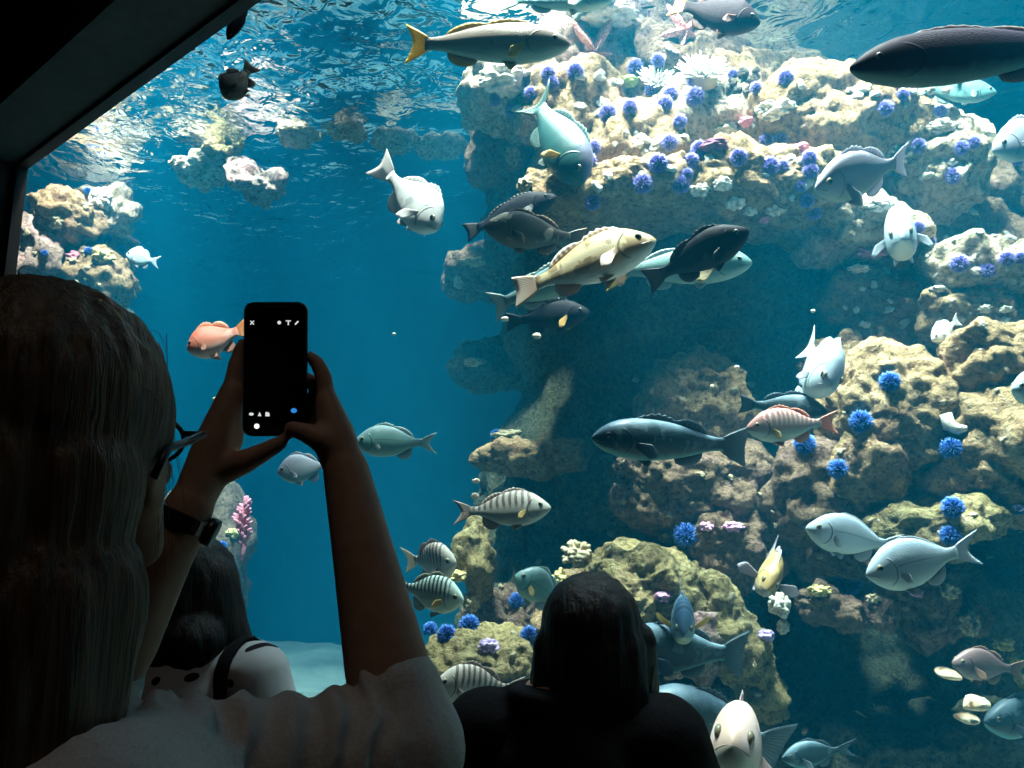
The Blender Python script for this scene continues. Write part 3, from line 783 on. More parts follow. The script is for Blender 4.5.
F('surfperch', 'greenish fish brushing the surface at the top edge of the picture', (612, 0, 2.9), (505, 0, 3.0), 0.22, TEA, (0, 1, 0), 'long', caudal=(.2, .3))
# in front of the lower reef
F('slate_rockfish', 'large slate blue fish swimming left in the middle of the tank', (592, 437, 2.1), (742, 446, 2.2), 0.27, SLT, (0.02, 1, -.12), 'long', 1, caudal=(.20, .12), dorsal=('spiny', .30, .86, .12), pec=(.15, 15, 25), iris=EYE_D)
F('surfperch', 'banded perch swimming right below the thin tan ledge', (551, 507, 2.25), (457, 512, 2.32), 0.36, STR, (0, 1, .2), 'perch', caudal=(.22, .45), pec=(.11, 40, 20), pecmat=YPEC)
F('surfperch', 'pale bream facing the glass at the upper right', (832, 386, 2.25), (806, 344, 2.5), 0.62, SIL, (.35, 1, -.1), 'perch', 1.1, caudal=(.26, .5), pec=(.16, 40, 30))
F('rockfish', 'dark grey fish above the pink banded fish', (828, 412, 2.35), (742, 404, 2.45), 0.35, SLT, (0, 1, -.1), 'rockfish', caudal=(.2, .2), pec=(.17, 80, 40), iris=EYE_D)
F('surfperch', 'pink banded fish with an orange tail', (746, 428, 2.15), (834, 422, 2.2), 0.36, PST, (0, 1, -.05), 'perch', caudal=(.24, .35), pec=(.13, 40, 20), pecmat=YPEC)
F('surfperch', 'left fish of the pale silver pair', (806, 527, 2.0), (898, 547, 2.05), 0.38, SIL, (.15, 1, 0), 'perch', caudal=(.2, .5), dorsal=('soft', .35, .86, .06), pec=(.12, 40, 15))
F('surfperch', 'right fish of the pale silver pair, the one with its forked tail spread', (866, 574, 1.85), (974, 548, 1.9), 0.415, SIL, (-.2, 1, 0), 'perch', caudal=(.26, .5), dorsal=('soft', .35, .86, .06), pec=(.12, 40, 15))
F('kelp_fish', 'tan fish facing the glass with both side fins spread', (768, 590, 2.15), (772, 548, 2.42), 0.42, TAN, (0, .5, -.9), 'rockfish', .95, caudal=(.22, .2), pec=(.22, -5, 78), dorsal=('spiny', .24, .86, .14))
F('surfperch', 'grey banded perch with a pale tail beside the pointed pinnacle', (456, 562, 2.65), (406, 560, 2.75), 0.66, STR, (-.35, 1, -.1), 'perch', 1, caudal=(.28, .4), tailmat=fm('cream_tail_fin', (0.72, 0.62, 0.46), (0.82, 0.74, 0.60)))
F('surfperch', 'green banded perch swimming right beside the raised elbow', (464, 600, 2.3), (396, 585, 2.38), 0.50, GST, (-.15, 1, 0), 'perch', caudal=(.22, .4), pec=(.16, 20, 25), pecmat=YPEC)
F('surfperch', 'dark banded perch half hidden behind the black silhouette', (435, 682, 2.05), (520, 690, 2.1), 0.46, STR, (0, 1, 0), 'perch', caudal=(.2, .4))
F('surfperch', 'pale teal fish just above the left shoulder of the black silhouette', (516, 574, 2.55), (566, 604, 2.6), 0.56, TEA, (.3, 1, 0), 'perch', caudal=(.22, .4), pecmat=YPEC)
F('surfperch', 'small blue perch diving in front of the pinkish rock', (684, 636, 2.05), (680, 594, 2.25), 0.60, BLU, (-.05, .9, -.5), 'perch', 1.1, caudal=(.2, .3), pec=(.24, -35, 60), pecmat=YPEC)
F('slate_rockfish', 'big dark teal fish right of the black silhouette', (612, 646, 2.1), (740, 654, 2.2), 0.36, SLT, (0.02, 1, -.1), 'long', caudal=(.2, .1), pec=(.18, 20, 20), dorsal=('spiny', .3, .86, .08), iris=EYE_D)
F('slate_rockfish', 'dark blue fish slanting down behind the pale pink fish', (640, 702, 2.0), (778, 748, 2.15), 0.36, SLT, (.25, 1, -.15), 'long', caudal=(.22, .1), dorsal=('spiny', .3, .86, .08), iris=EYE_D)
F('pale_rockfish', 'pale pink fish facing the glass at the bottom of the picture', (732, 744, 1.55), (744, 756, 1.86), 0.50, PAL, (.12, 1, .15), 'rockfish', 1.05, caudal=(.22, .2), pec=(.2, 45, 40), eye=.085)
F('surfperch', 'plum brown perch swimming left in the dark lower right', (952, 662, 2.1), (1022, 670, 2.15), 0.38, BRN, (0.05, 1, 0), 'perch', caudal=(.26, .3))
F('rockfish', 'dim blue fish nosing in at the bottom right edge', (984, 722, 2.2), (1075, 712, 2.3), 0.34, SLT, (0, 1, 0), 'rockfish', iris=EYE_D)
F('surfperch', 'dim teal fish at the bottom edge under the dark cavern', (782, 758, 2.3), (852, 748, 2.35), 0.34, SLT, (0, 1, 0), 'perch', iris=EYE_D)
F('surfperch', 'cream fish tilted head down by the grey tan shelf', (932, 340, 2.55), (958, 320, 2.62), 0.42, WHT, (-.4, 1, 0), 'perch', caudal=(.24, .3))
F('opaleye', 'pale blue fish poking in at the right edge at mid height', (1012, 388, 2.0), (1068, 390, 2.05), 0.5, SIL, (0, 1, 0), 'perch')
# ------------------------------------------------------------------ urchins, anemones, stars, crusts, shells
def frame_from(n, spin=0.0, lift=0.35):
    """axes with z along the surface normal, leaned a little towards straight up"""
    z = (n.normalized() + ZUP * lift).normalized()
    x = z.orthogonal().normalized(); y = z.cross(x)
    m = Matrix((x, y, z)).transposed() @ Matrix.Rotation(spin, 3, 'Z')
    return m.to_4x4()

def urchin_mats(name, body, spine, tip):
    b = simple(name + '_test', body, 0.8)
    m = NT(name + '_spines'); tc = m.n('TexCoord')
    ln = m.n('VectorMath', {0: tc.outputs['Object']}, operation='LENGTH').outputs['Value']
    c = m.ramp(ln, [(0.45, body), (0.72, spine), (1.0, tip)])
    m.bsdf(c, 0.5, None, 0.4)
    return b, m.m
UM = {'violet': urchin_mats('violet_urchin', (0.04, 0.03, 0.13), (0.15, 0.12, 0.46), (0.46, 0.40, 0.80)),
      'blue': urchin_mats('blue_urchin', (0.006, 0.02, 0.10), (0.02, 0.11, 0.48), (0.12, 0.30, 0.75))}
def urchin_meshes(seed, n=420):
    rnd = random.Random(seed)
    v, f = ico(3); b = v * np.array([0.55, 0.55, 0.46]) * (1 + 0.05 * noise3(v * 6 + seed))[:, None]
    body = np_mesh('urchin_test', b, f)
    V, F = [], []
    for i in range(n):
        z = 1 - 1.72 * (i + .5) / n; a = i * 2.399963 + rnd.uniform(-.2, .2)
        r = math.sqrt(max(1 - z * z, 0)); d = Vector((r * math.cos(a), r * math.sin(a), z))
        d = (d + Vector((rnd.gauss(0, .10), rnd.gauss(0, .10), rnd.gauss(0, .10)))).normalized()
        L = rnd.uniform(.82, 1.06) * (0.94 + 0.06 * abs(z))
        p0 = Vector((d.x * .5, d.y * .5, d.z * .42)); p1 = d * L
        u = d.orthogonal().normalized(); w = d.cross(u); k = len(V)
        for q, rr in ((p0, .046), (p0.lerp(p1, .65), .034)):
            for t in range(4):
                V.append(q + u * rr * math.cos(t * 1.571) + w * rr * math.sin(t * 1.571))
        V.append(p1)
        for t in range(4):
            t2 = (t + 1) % 4
            F += [(k + t, k + t2, k + 4 + t2, k + 4 + t), (k + 4 + t, k + 4 + t2, k + 8)]
    return body, mesh_from('urchin_spines', V, F)
UMESH = {}
for kind in UM:
    for sd in range(3):
        b, s = urchin_meshes(sd)
        b.materials.append(UM[kind][0]); s.materials.append(UM[kind][1])
        UMESH[kind, sd] = (b, s)
_uc = [0]
def urchin(px, py, size, kind, label, group, dd=None):
    loc, nor, d = hit(px, py)
    if dd: loc = at(px, py, dd); d = dd; nor = -FWD + ZUP
    r = size / FPX * d / 2 * 1.0
    i = _uc[0]; _uc[0] += 1
    b, s = UMESH[kind, i % 3]
    M = frame_from(nor, i * 1.3, 0.5)
    o = link('sea_urchin', b); c = link('spines', s)
    o.matrix_world = Matrix.Translation(loc + nor * r * 0.30) @ M @ Matrix.Diagonal((r, r, r, 1))
    c.parent = o
    tag(o, label, 'sea urchin', group)
GC, GL, GP = 'urchins on the bright reef crown', 'blue urchins on the lower reef', 'urchins on the far left rocks'
for px, py, s, lab in [
  (496, 99, 14, 'violet sea urchin at the far left end of the crown, the higher of two'),
  (510, 110, 15, 'violet sea urchin at the left end of the crown, the lower of two'),
  (548, 74, 17, 'violet sea urchin highest of the three stacked left of the dark crown shadow'),
  (551, 85, 17, 'violet sea urchin middle of the three stacked left of the dark crown shadow'),
  (533, 93, 17, 'violet sea urchin right above the tail of the diving teal fish'),
  (575, 73, 20, 'violet sea urchin in the notch left of the sea star rock'),
  (636, 69, 20, 'violet sea urchin left of the higher one, just above the green sponge'),
  (657, 61, 16, 'violet sea urchin higher right of the green sponge, below the white shells'),
  (651, 93, 15, 'violet sea urchin squeezed between the two white anemones and the trio below'),
  (671, 96, 20, 'violet sea urchin, upper one of the pair below the smaller white anemone'),
  (665, 107, 19, 'violet sea urchin, lower one of the pair below the smaller white anemone'),
  (694, 83, 18, 'violet sea urchin under the front edge of the larger white anemone'),
  (694, 99, 22, 'large violet sea urchin alone on the pale boulder'),
  (609, 115, 22, 'violet sea urchin on the left brow of the domed tan boulder'),
  (630, 109, 18, 'violet sea urchin on the top of the domed tan boulder'),
  (679, 124, 17, 'violet sea urchin on the right brow of the domed tan boulder'),
  (668, 144, 20, 'violet sea urchin at the right foot of the domed tan boulder, upper one'),
  (659, 163, 23, 'violet sea urchin at the right foot of the domed tan boulder, lower one'),
  (642, 182, 23, 'violet sea urchin on the lip of the long tan ledge at its right end'),
  (690, 162, 18, 'violet sea urchin left edge of the tan ledge with white crust, upper'),
  (686, 174, 14, 'small violet sea urchin between the upper and the lower one on the crusted ledge'),
  (680, 185, 21, 'violet sea urchin left edge of the tan ledge with white crust, lowest'),
  (700, 150, 20, 'violet sea urchin beside the dark maroon patch in the middle of the crown'),
  (740, 157, 20, 'violet sea urchin on the top left of the tan ledge with white crust'),
  (767, 166, 22, 'violet sea urchin on the right top of the tan ledge with white crust'),
  (596, 149, 19, 'violet sea urchin left of the domed tan boulder, upper one'),
  (588, 164, 19, 'violet sea urchin left of the domed tan boulder, lower one beside the diving fish'),
  (592, 199, 20, 'violet sea urchin alone on the front face of the long tan ledge'),
  (733, 76, 13, 'violet sea urchin left of the dark snail cluster'),
  (758, 89, 14, 'violet sea urchin right under the dark snail cluster'),
  (785, 80, 19, 'violet sea urchin on the skyline left of the largest pale dome'),
  (768, 137, 17, 'violet sea urchin, left one of the pair in the gully before the largest pale dome'),
  (781, 138, 17, 'violet sea urchin, right one of the pair in the gully before the largest pale dome'),
  (810, 160, 18, 'violet sea urchin above another, left of the grey fish head'),
  (811, 173, 18, 'violet sea urchin touching the grey fish head'),
  (782, 166, 16, 'violet sea urchin right of the ledge top, before the gully'),
  (802, 186, 15, 'violet sea urchin, topmost of three in a column below the grey fish'),
  (807, 200, 17, 'violet sea urchin, middle of three in a column below the grey fish'),
  (812, 211, 17, 'violet sea urchin, lowest of three in a column below the grey fish'),
  (883, 109, 18, 'violet sea urchin on the right shoulder of the largest pale dome'),
  (901, 96, 15, 'violet sea urchin on the skyline right of the largest pale dome'),
  (938, 112, 15, 'violet sea urchin on the skyline of the pale knobbly rock'),
  (920, 146, 17, 'violet sea urchin in the middle of the pale knobbly rock'),
  (959, 147, 17, 'violet sea urchin right of the middle on the pale knobbly rock, left of a pair'),
  (973, 142, 15, 'violet sea urchin right end of the pale knobbly rock, right of a pair'),
  (953, 174, 20, 'fuzzy violet sea urchin low on the pale knobbly rock'),
  (1015, 160, 16, 'violet sea urchin cut by the right edge below the surface'),
  (917, 228, 15, 'violet sea urchin, upper one right of the pale fish facing the glass'),
  (928, 241, 15, 'violet sea urchin, lower one right of the pale fish facing the glass'),
  (959, 263, 21, 'blue violet sea urchin, first from the left in the row on the bright shelf'),
  (989, 268, 19, 'blue violet sea urchin, second from the left in the row on the bright shelf'),
  (1006, 260, 18, 'blue violet sea urchin, third from the left in the row on the bright shelf'),
  (1020, 257, 15, 'blue violet sea urchin at the right end of the row on the bright shelf')]:
    urchin(px, py, s, 'violet', lab, GC)
for px, py, s, lab in [
  (890, 385, 24, 'blue sea urchin on the face of the big slanted boulder'),
  (864, 424, 27, 'blue sea urchin just right of the orange tail of the pink banded fish'),
  (806, 447, 26, 'blue sea urchin below the pink banded fish'),
  (842, 472, 24, 'blue sea urchin left of the upright tan boulder'),
  (952, 452, 25, 'blue sea urchin on the ridge left of the right edge, the higher of two'),
  (952, 507, 25, 'blue sea urchin on the yellowish shelf, the lower of two'),
  (950, 538, 23, 'blue sea urchin behind the forked tail of the silver fish'),
  (845, 582, 31, 'lone blue sea urchin over the round rocks under the silver fish'),
  (687, 539, 29, 'blue sea urchin on top of the golden boulder'),
  (470, 628, 24, 'blue sea urchin on the low mound, right of three'),
  (447, 636, 23, 'blue sea urchin on the low mound, middle of three'),
  (430, 632, 17, 'blue sea urchin on the low mound, left of three beside the elbow'),
  (528, 638, 22, 'blue sea urchin touching the left shoulder hair of the black silhouette'),
  (518, 603, 19, 'blue sea urchin under the pale teal fish by the silhouette'),
  (498, 437, 15, 'blue sea urchin at the left end of the thin tan ledge'),
  (1018, 507, 14, 'small blue sea urchin at the right edge under the ridge')]:
    urchin(px, py, s, 'blue', lab, GL)
for px, py, s, lab in [
  (205, 537, 15, 'round blue sea urchin on the hazy rock, left of two behind the girl'),
  (222, 546, 11, 'small blue sea urchin on the hazy rock, right of two behind the girl'),
  (88, 191, 9, 'tiny blue sea urchin at the top of the far left rocks'),
  (98, 240, 10, 'tiny blue sea urchin mid far left rocks, left of a pair'),
  (109, 239, 10, 'tiny blue sea urchin mid far left rocks, right of a pair'),
  (89, 252, 10, 'tiny blue sea urchin lower left of the pair on the far left rocks'),
  (121, 250, 10, 'tiny blue sea urchin beside the small pale blue fish'),
  (30, 206, 8, 'tiny blue sea urchin next to the left window edge, upper'),
  (45, 253, 8, 'tiny blue sea urchin next to the left window edge, lower')]:
    urchin(px, py, s, 'blue', lab, GP)

# --- cauliflower crusts and coral clumps
def crust_mat(name, a, b):
    m = NT(name); tc = m.n('TexCoord')
    n = m.noise(tc.outputs['Object'], 40, 4, 0.6)
    m.bsdf(m.ramp(n, [(0.35, b), (0.6, a)]), 0.85, m.bump(n, 0.6, 0.01)); return m.m
CM = {'white': crust_mat('white_crust', (0.82, 0.78, 0.68), (0.45, 0.40, 0.32)),
      'tan': crust_mat('tan_coral', (0.60, 0.50, 0.32), (0.22, 0.17, 0.10)),
      'yellow': crust_mat('yellow_coral', (0.72, 0.60, 0.25), (0.32, 0.25, 0.10)),
      'pink': crust_mat('pink_anemone', (0.80, 0.45, 0.66), (0.42, 0.16, 0.36)),
      'lilac': crust_mat('lilac_anemone', (0.70, 0.52, 0.82), (0.36, 0.22, 0.55)),
      'rose': crust_mat('rose_sponge', (0.72, 0.28, 0.34), (0.50, 0.16, 0.24)),
      'maroon': crust_mat('maroon_crust', (0.18, 0.06, 0.10), (0.09, 0.03, 0.06)),
      'green': crust_mat('green_sponge', (0.42, 0.55, 0.16), (0.25, 0.36, 0.10))}
def clump(px, py, w, h, style, label, name='coral_clump', cat='coral', cells=46, amp=0.42, seed=0, dd=None, sink=0.15, group=None):
    loc, nor, d = hit(px, py)
    if dd: loc = at(px, py, dd); d = dd
    rs = np.random.RandomState(seed + int(px)); c = rs.normal(size=(cells, 3)); c /= np.linalg.norm(c, axis=1)[:, None]
    v, f = ico(5 if max(w, h) > 24 else 4)
    dot = v @ c.T; best = dot.max(1)
    bump = np.sqrt(np.clip(1 - (np.arccos(np.clip(best, -1, 1)) / (2.1 / math.sqrt(cells))) ** 2, 0, 1))
    hgt = rs.uniform(0.5, 1.0, cells)[dot.argmax(1)]
    r = 0.62 + amp * bump * hgt + 0.12 * noise3(v * 2 + seed)
    s = d / FPX / 2
    q = v * r[:, None] * np.array([w * s, (w + h) / 2 * s, h * s])
    o = link(name, np_mesh(name, q @ AX, f), CM[style]); o.location = loc + nor * (min(w, h) * s * (0.4 - sink))
    return tag(o, label, cat, group)
GW = 'white crusts hanging under the ledges'
clump(700, 190, 26, 14, 'white', 'white knobbly crust at the left of the ledge underside', 'barnacle_crust', 'crust', group=GW)
clump(722, 184, 22, 15, 'white', 'white knobbly crust second from the left under the ledge', 'barnacle_crust', 'crust', seed=1, group=GW)
clump(735, 203, 24, 16, 'white', 'white knobbly crust low in the middle of the ledge underside', 'barnacle_crust', 'crust', seed=2, group=GW)
clump(751, 209, 18, 13, 'white', 'small white knobbly crust right of the middle under the ledge', 'barnacle_crust', 'crust', seed=3, group=GW)
clump(775, 208, 24, 14, 'white', 'cream crust at the right end of the ledge underside', 'barnacle_crust', 'crust', seed=4, group=GW)
clump(764, 219, 16, 12, 'rose', 'rose patch hanging below the cream crust of the ledge', 'sponge', 'sponge', cells=14, amp=.2)
clump(716, 146, 40, 18, 'maroon', 'dark maroon patch between urchins in the middle of the crown', 'encrusting_sponge', 'sponge', cells=14, amp=.2, sink=.3)
clump(627, 82, 30, 17, 'green', 'yellow green dome beside the white anemones', 'sponge', 'sponge', cells=8, amp=.08)
clump(747, 123, 24, 14, 'rose', 'reddish pink lump on the right slope of the pale boulder', 'sponge', 'sponge', cells=10, amp=.15)
clump(800, 148, 26, 12, 'rose', 'red orange lump in the gully before the largest pale dome', 'sponge', 'sponge', cells=10, amp=.2)
clump(513, 156, 18, 26, 'tan', 'cream coral knob, upper one left of the diving teal fish', seed=1)
clump(526, 184, 22, 18, 'tan', 'cream coral knob, lower one under the diving teal fish', seed=2)
clump(865, 185, 34, 26, 'white', 'white branching crust right of the grey fish', 'barnacle_crust', 'crust', seed=3)
clump(880, 206, 30, 12, 'white', 'white strip of crust below the grey fish tail', 'barnacle_crust', 'crust', seed=4)
clump(868, 252, 34, 14, 'rose', 'dusky pink crust on the rock below the cream ledge', 'encrusting_sponge', 'sponge', seed=5)
clump(858, 270, 26, 10, 'white', 'pale crust under the dusky pink one', 'barnacle_crust', 'crust', seed=6)
clump(512, 437, 42, 15, 'tan', 'bumpy tan coral on top of the thin ledge', seed=7)
clump(576, 555, 36, 30, 'tan', 'tan branching coral left of the golden boulder', seed=8, cells=60, dd=2.66)
clump(560, 583, 22, 26, 'yellow', 'yellowish coral beside the pale teal fish', seed=9, dd=2.64)
clump(471, 605, 20, 24, 'tan', 'small tan coral below the pointed pinnacle', seed=10, dd=2.95)
clump(455, 578, 26, 14, 'yellow', 'pale yellow coral at the foot of the pointed pinnacle', seed=11, dd=2.9)
clump(778, 606, 26, 28, 'white', 'cream coral below the fish with spread fins', seed=12, dd=2.5)
clump(783, 628, 14, 18, 'white', 'small cream coral under the larger cream one', seed=13, dd=2.5)
clump(666, 535, 18, 16, 'tan', 'tan coral beside the urchin on the golden boulder', seed=14)
clump(706, 526, 16, 12, 'pink', 'pink anemone patch, left one on the round brown boulder', 'anemone', 'anemone', seed=15)
clump(733, 527, 24, 12, 'pink', 'lilac pink anemone patch, right one on the round brown boulder', 'anemone', 'anemone', seed=16)
clump(487, 647, 24, 16, 'lilac', 'lilac anemone patch on the low mottled mound', 'anemone', 'anemone', seed=17)
clump(766, 636, 18, 14, 'lilac', 'lilac anemone patch on the steep golden rib', 'anemone', 'anemone', seed=18)
clump(664, 597, 20, 12, 'pink', 'pink anemone patch left of the small blue perch', 'anemone', 'anemone', seed=19)
clump(919, 593, 24, 10, 'pink', 'bright pink patch under the silver fish pair', 'anemone', 'anemone', seed=20)
clump(1014, 507, 22, 10, 'lilac', 'lilac patch at the right edge under the ridge', 'anemone', 'anemone', seed=21)
clump(820, 592, 26, 14, 'yellow', 'yellowish coral on the leftmost round rock', seed=22)
clump(874, 600, 16, 12, 'tan', 'tan coral on the rightmost round rock', seed=23)
clump(948, 590, 24, 20, 'tan', 'tan coral knob on the knobbly brown rock, upper', seed=24)
clump(968, 622, 20, 30, 'tan', 'tan coral knob on the knobbly brown rock, lower', seed=25)
clump(1003, 644, 24, 16, 'yellow', 'yellow coral at the lower right edge, topmost', seed=26, dd=2.35)
clump(1014, 660, 16, 18, 'yellow', 'yellow coral at the lower right edge, middle', seed=27, dd=2.3)
clump(1020, 678, 14, 22, 'yellow', 'yellow coral at the lower right edge, lowest', seed=28, dd=2.3)
clump(102, 199, 24, 26, 'white', 'white coral crust on top of the far left rocks', seed=29)
clump(56, 222, 18, 18, 'tan', 'tan coral knob on the left pillar', seed=30)
clump(104, 258, 26, 18, 'yellow', 'cream yellow coral on the lowest far left ledge', seed=31)
clump(74, 258, 20, 14, 'rose', 'rosy crust left of the cream yellow coral', 'encrusting_sponge', 'sponge', seed=32)
clump(233, 534, 18, 12, 'yellow', 'yellow white coral left of the pink sea pen', seed=33)
clump(211, 527, 14, 8, 'yellow', 'pale coral beside the wristwatch in the haze', seed=34)
clump(985, 308, 16, 10, 'white', 'white crust on the grey tan shelf, left of two', 'barnacle_crust', 'crust', seed=35)
clump(1005, 309, 16, 10, 'white', 'white crust on the grey tan shelf, right of two', 'barnacle_crust', 'crust', seed=36)
clump(937, 290, 20, 8, 'white', 'white crust at the left end of the bright shelf', 'barnacle_crust', 'crust', seed=37)
clump(478, 262, 44, 8, 'tan', 'cream crust along the top of the hazy arch rock', seed=38)
clump(459, 281, 12, 16, 'white', 'white crust at the left foot of the hazy arch rock', 'barnacle_crust', 'crust', seed=39)
clump(475, 362, 30, 10, 'tan', 'faint tan crust on the hazy ledge', seed=40)
clump(868, 545, 60, 10, 'tan', 'pale crust on the rock behind the left silver fish', 'barnacle_crust', 'crust', seed=41)
clump(600, 18, 84, 22, 'white', 'pinkish white crust on the summit at the surface', 'barnacle_crust', 'crust', seed=42)
clump(505, 82, 60, 30, 'white', 'glaring white crust at the left end of the crown', 'barnacle_crust', 'crust', seed=43, cells=70)
clump(900, 155, 44, 34, 'white', 'glaring white crust left on the pale knobbly rock', 'barnacle_crust', 'crust', seed=44, cells=80)
clump(945, 128, 34, 16, 'white', 'smooth white knob on the skyline of the pale knobbly rock', 'barnacle_crust', 'crust', seed=45)
clump(775, 112, 40, 22, 'white', 'white crust beside the snail cluster', 'barnacle_crust', 'crust', seed=46, cells=60)
clump(730, 128, 34, 14, 'white', 'white crust on the front of the pale boulder', 'barnacle_crust', 'crust', seed=47, cells=60)

# --- small knobs scattered over the rocks
_KM = {}
def knobs(n, box, style, label, name, group, seed, smin, smax, cat='barnacles'):
    rnd = random.Random(seed); k = 0
    while k < n:
        px, py = rnd.uniform(box[0], box[2]), rnd.uniform(box[1], box[3])
        loc, nor, d = hit(px, py)
        if d > (3.75 if px > 300 else 6) or nor.dot(ZUP) < -.35: k += .2; continue
        key = (style, int(k) % 4)
        if key not in _KM:
            rs = np.random.RandomState(int(k) + seed); c = rs.normal(size=(14, 3)); c /= np.linalg.norm(c, axis=1)[:, None]
            v, f = ico(3); dot = v @ c.T; best = dot.max(1)
            b = np.sqrt(np.clip(1 - (np.arccos(np.clip(best, -1, 1)) / .58) ** 2, 0, 1)); hg = rs.uniform(.4, 1, 14)[dot.argmax(1)]
            me = np_mesh(name, v * (0.55 + .5 * b * hg)[:, None] * np.array([1, 1, .7]), f); me.materials.append(CM[style]); _KM[key] = me
        r = rnd.uniform(smin, smax) / FPX * d / 2
        o = link(name, _KM[key]); o.matrix_world = Matrix.Translation(loc + nor * r * .2) @ frame_from(nor, rnd.uniform(0, 6), .2) @ Matrix.Diagonal((r * rnd.uniform(.8, 1.5), r, r * rnd.uniform(.7, 1.1), 1))
        tag(o, label, cat, group); k += 1
knobs(85, (500, 70, 990, 225), 'white', 'small cream barnacle cluster on the bright reef crown', 'barnacle_cluster', 'barnacle clusters on the crown', 5, 6, 15)
knobs(30, (840, 230, 1020, 330), 'white', 'small cream barnacle cluster on the shelves at the right edge', 'barnacle_cluster', 'barnacle clusters on the right shelves', 6, 5, 11)
knobs(40, (600, 360, 1015, 560), 'tan', 'small tan cup coral on the middle rocks of the reef', 'cup_coral', 'cup corals on the middle rocks', 7, 5, 11, 'coral')
knobs(26, (430, 560, 790, 740), 'tan', 'small tan cup coral on the lowest rocks of the reef', 'cup_coral', 'cup corals on the lowest rocks', 8, 5, 11, 'coral')
knobs(22, (25, 190, 130, 290), 'tan', 'small tan cup coral on the far left outcrop', 'cup_coral', 'cup corals on the far left outcrop', 9, 5, 10, 'coral')

# --- white anemones with tentacles
AN_T = simple('anemone_tentacle', (0.86, 0.84, 0.76), 0.5, 0.3); AN_C = simple('anemone_column', (0.62, 0.52, 0.38), 0.7)
def anemone(px, py, w, label, seed):
    loc, nor, d = hit(px, py); r = w / FPX * d / 2; rnd = random.Random(seed)
    V, F = [], []
    tube(V, F, [(0, 0, -.3 * r), (0, 0, .1 * r), (0, 0, .32 * r)], [.55 * r, .5 * r, .62 * r], 20)
    o = mobj('white_anemone', V, F, AN_C)
    V, F = [], []
    for i in range(110):
        rr = math.sqrt((i + .5) / 110); a = i * 2.39996
        p = Vector((rr * .62 * math.cos(a), rr * .62 * math.sin(a), .30 - .05 * rr)) * r
        dr = Vector((math.cos(a) * (rr * 1.0 + .05), math.sin(a) * (rr * 1.0 + .05), .75 - .45 * rr)); dr.normalize()
        L = r * rnd.uniform(.38, .58); b = Vector((rnd.gauss(0, .12), rnd.gauss(0, .12), rnd.gauss(.1, .1))) * r
        tube(V, F, [p, p + dr * L * .5 + b * .15, p + dr * L + b * .5], [.05 * r, .042 * r, .02 * r], 5)
    mobj('tentacles', V, F, AN_T, o)
    o.matrix_world = Matrix.Translation(loc + nor * r * .15) @ frame_from(nor, seed, 1.0)
    tag(o, label, 'anemone', 'white anemones')
anemone(657, 84, 38, 'smaller white anemone right of the green dome', 1)
anemone(702, 79, 50, 'larger white anemone under the dark peak rock', 2)

# --- sea stars
STAR = NT('sea_star_skin'); _tc = STAR.n('TexCoord')
_n = STAR.n('TexVoronoi', {'Vector': _tc.outputs['Object'], 'Scale': 90.0}).outputs['Distance']
STAR.bsdf(STAR.ramp(_n, [(0.1, (0.82, 0.62, 0.58)), (0.5, (0.62, 0.28, 0.26))]), 0.8, STAR.bump(_n, 0.6, 0.01)); STAR = STAR.m
def star(px, py, w, label, spin, seed):
    loc, nor, d = hit(px, py); r = w / FPX * d / 2; rnd = random.Random(seed)
    na, nr = 60, 9; V, F = [], []
    lens = [rnd.uniform(.8, 1.1) for _ in range(5)]
    for j in range(nr):
        q = j / (nr - 1)
        for i in range(na):
            a = 2 * math.pi * i / na; k = a / (2 * math.pi) * 5; c = abs((k + .5) % 1 - .5) * 2
            arm = lens[int(k + .5) % 5]
            R_ = (.27 + (arm - .27) * max(1 - c * 1.5, 0) ** 1.1) * q
            hgt = .16 * (1 - q ** 2.2) * (1 - .35 * q) + (0.10 * (1 - q) * max(1 - c * 2, 0))
            V.append(Vector((R_ * math.cos(a), R_ * math.sin(a), hgt - .14 * (R_ ** 2))) * r)
    for j in range(nr - 1):
        for i in range(na):
            i2 = (i + 1) % na; F.append((j * na + i, j * na + i2, (j + 1) * na + i2, (j + 1) * na + i))
    b = len(V)
    for i in range(na): V.append(V[(nr - 1) * na + i] - Vector((0, 0, .09 * r)))
    for i in range(na):
        i2 = (i + 1) % na; F.append(((nr - 1) * na + i, (nr - 1) * na + i2, b + i2, b + i))
    F.append(tuple(b + i for i in range(na))[::-1])
    o = mobj('sea_star', V, F, STAR)
    o.matrix_world = Matrix.Translation(loc + nor * .02) @ frame_from((nor - FWD * .8).normalized(), spin, 0)
    tag(o, label, 'sea star', 'sea stars')
star(594, 47, 78, 'pinkish sea star sprawled on the summit rock, the left one', .5, 1)
star(682, 34, 62, 'pinkish sea star below the amber tailed fish, the right one', .2, 2)

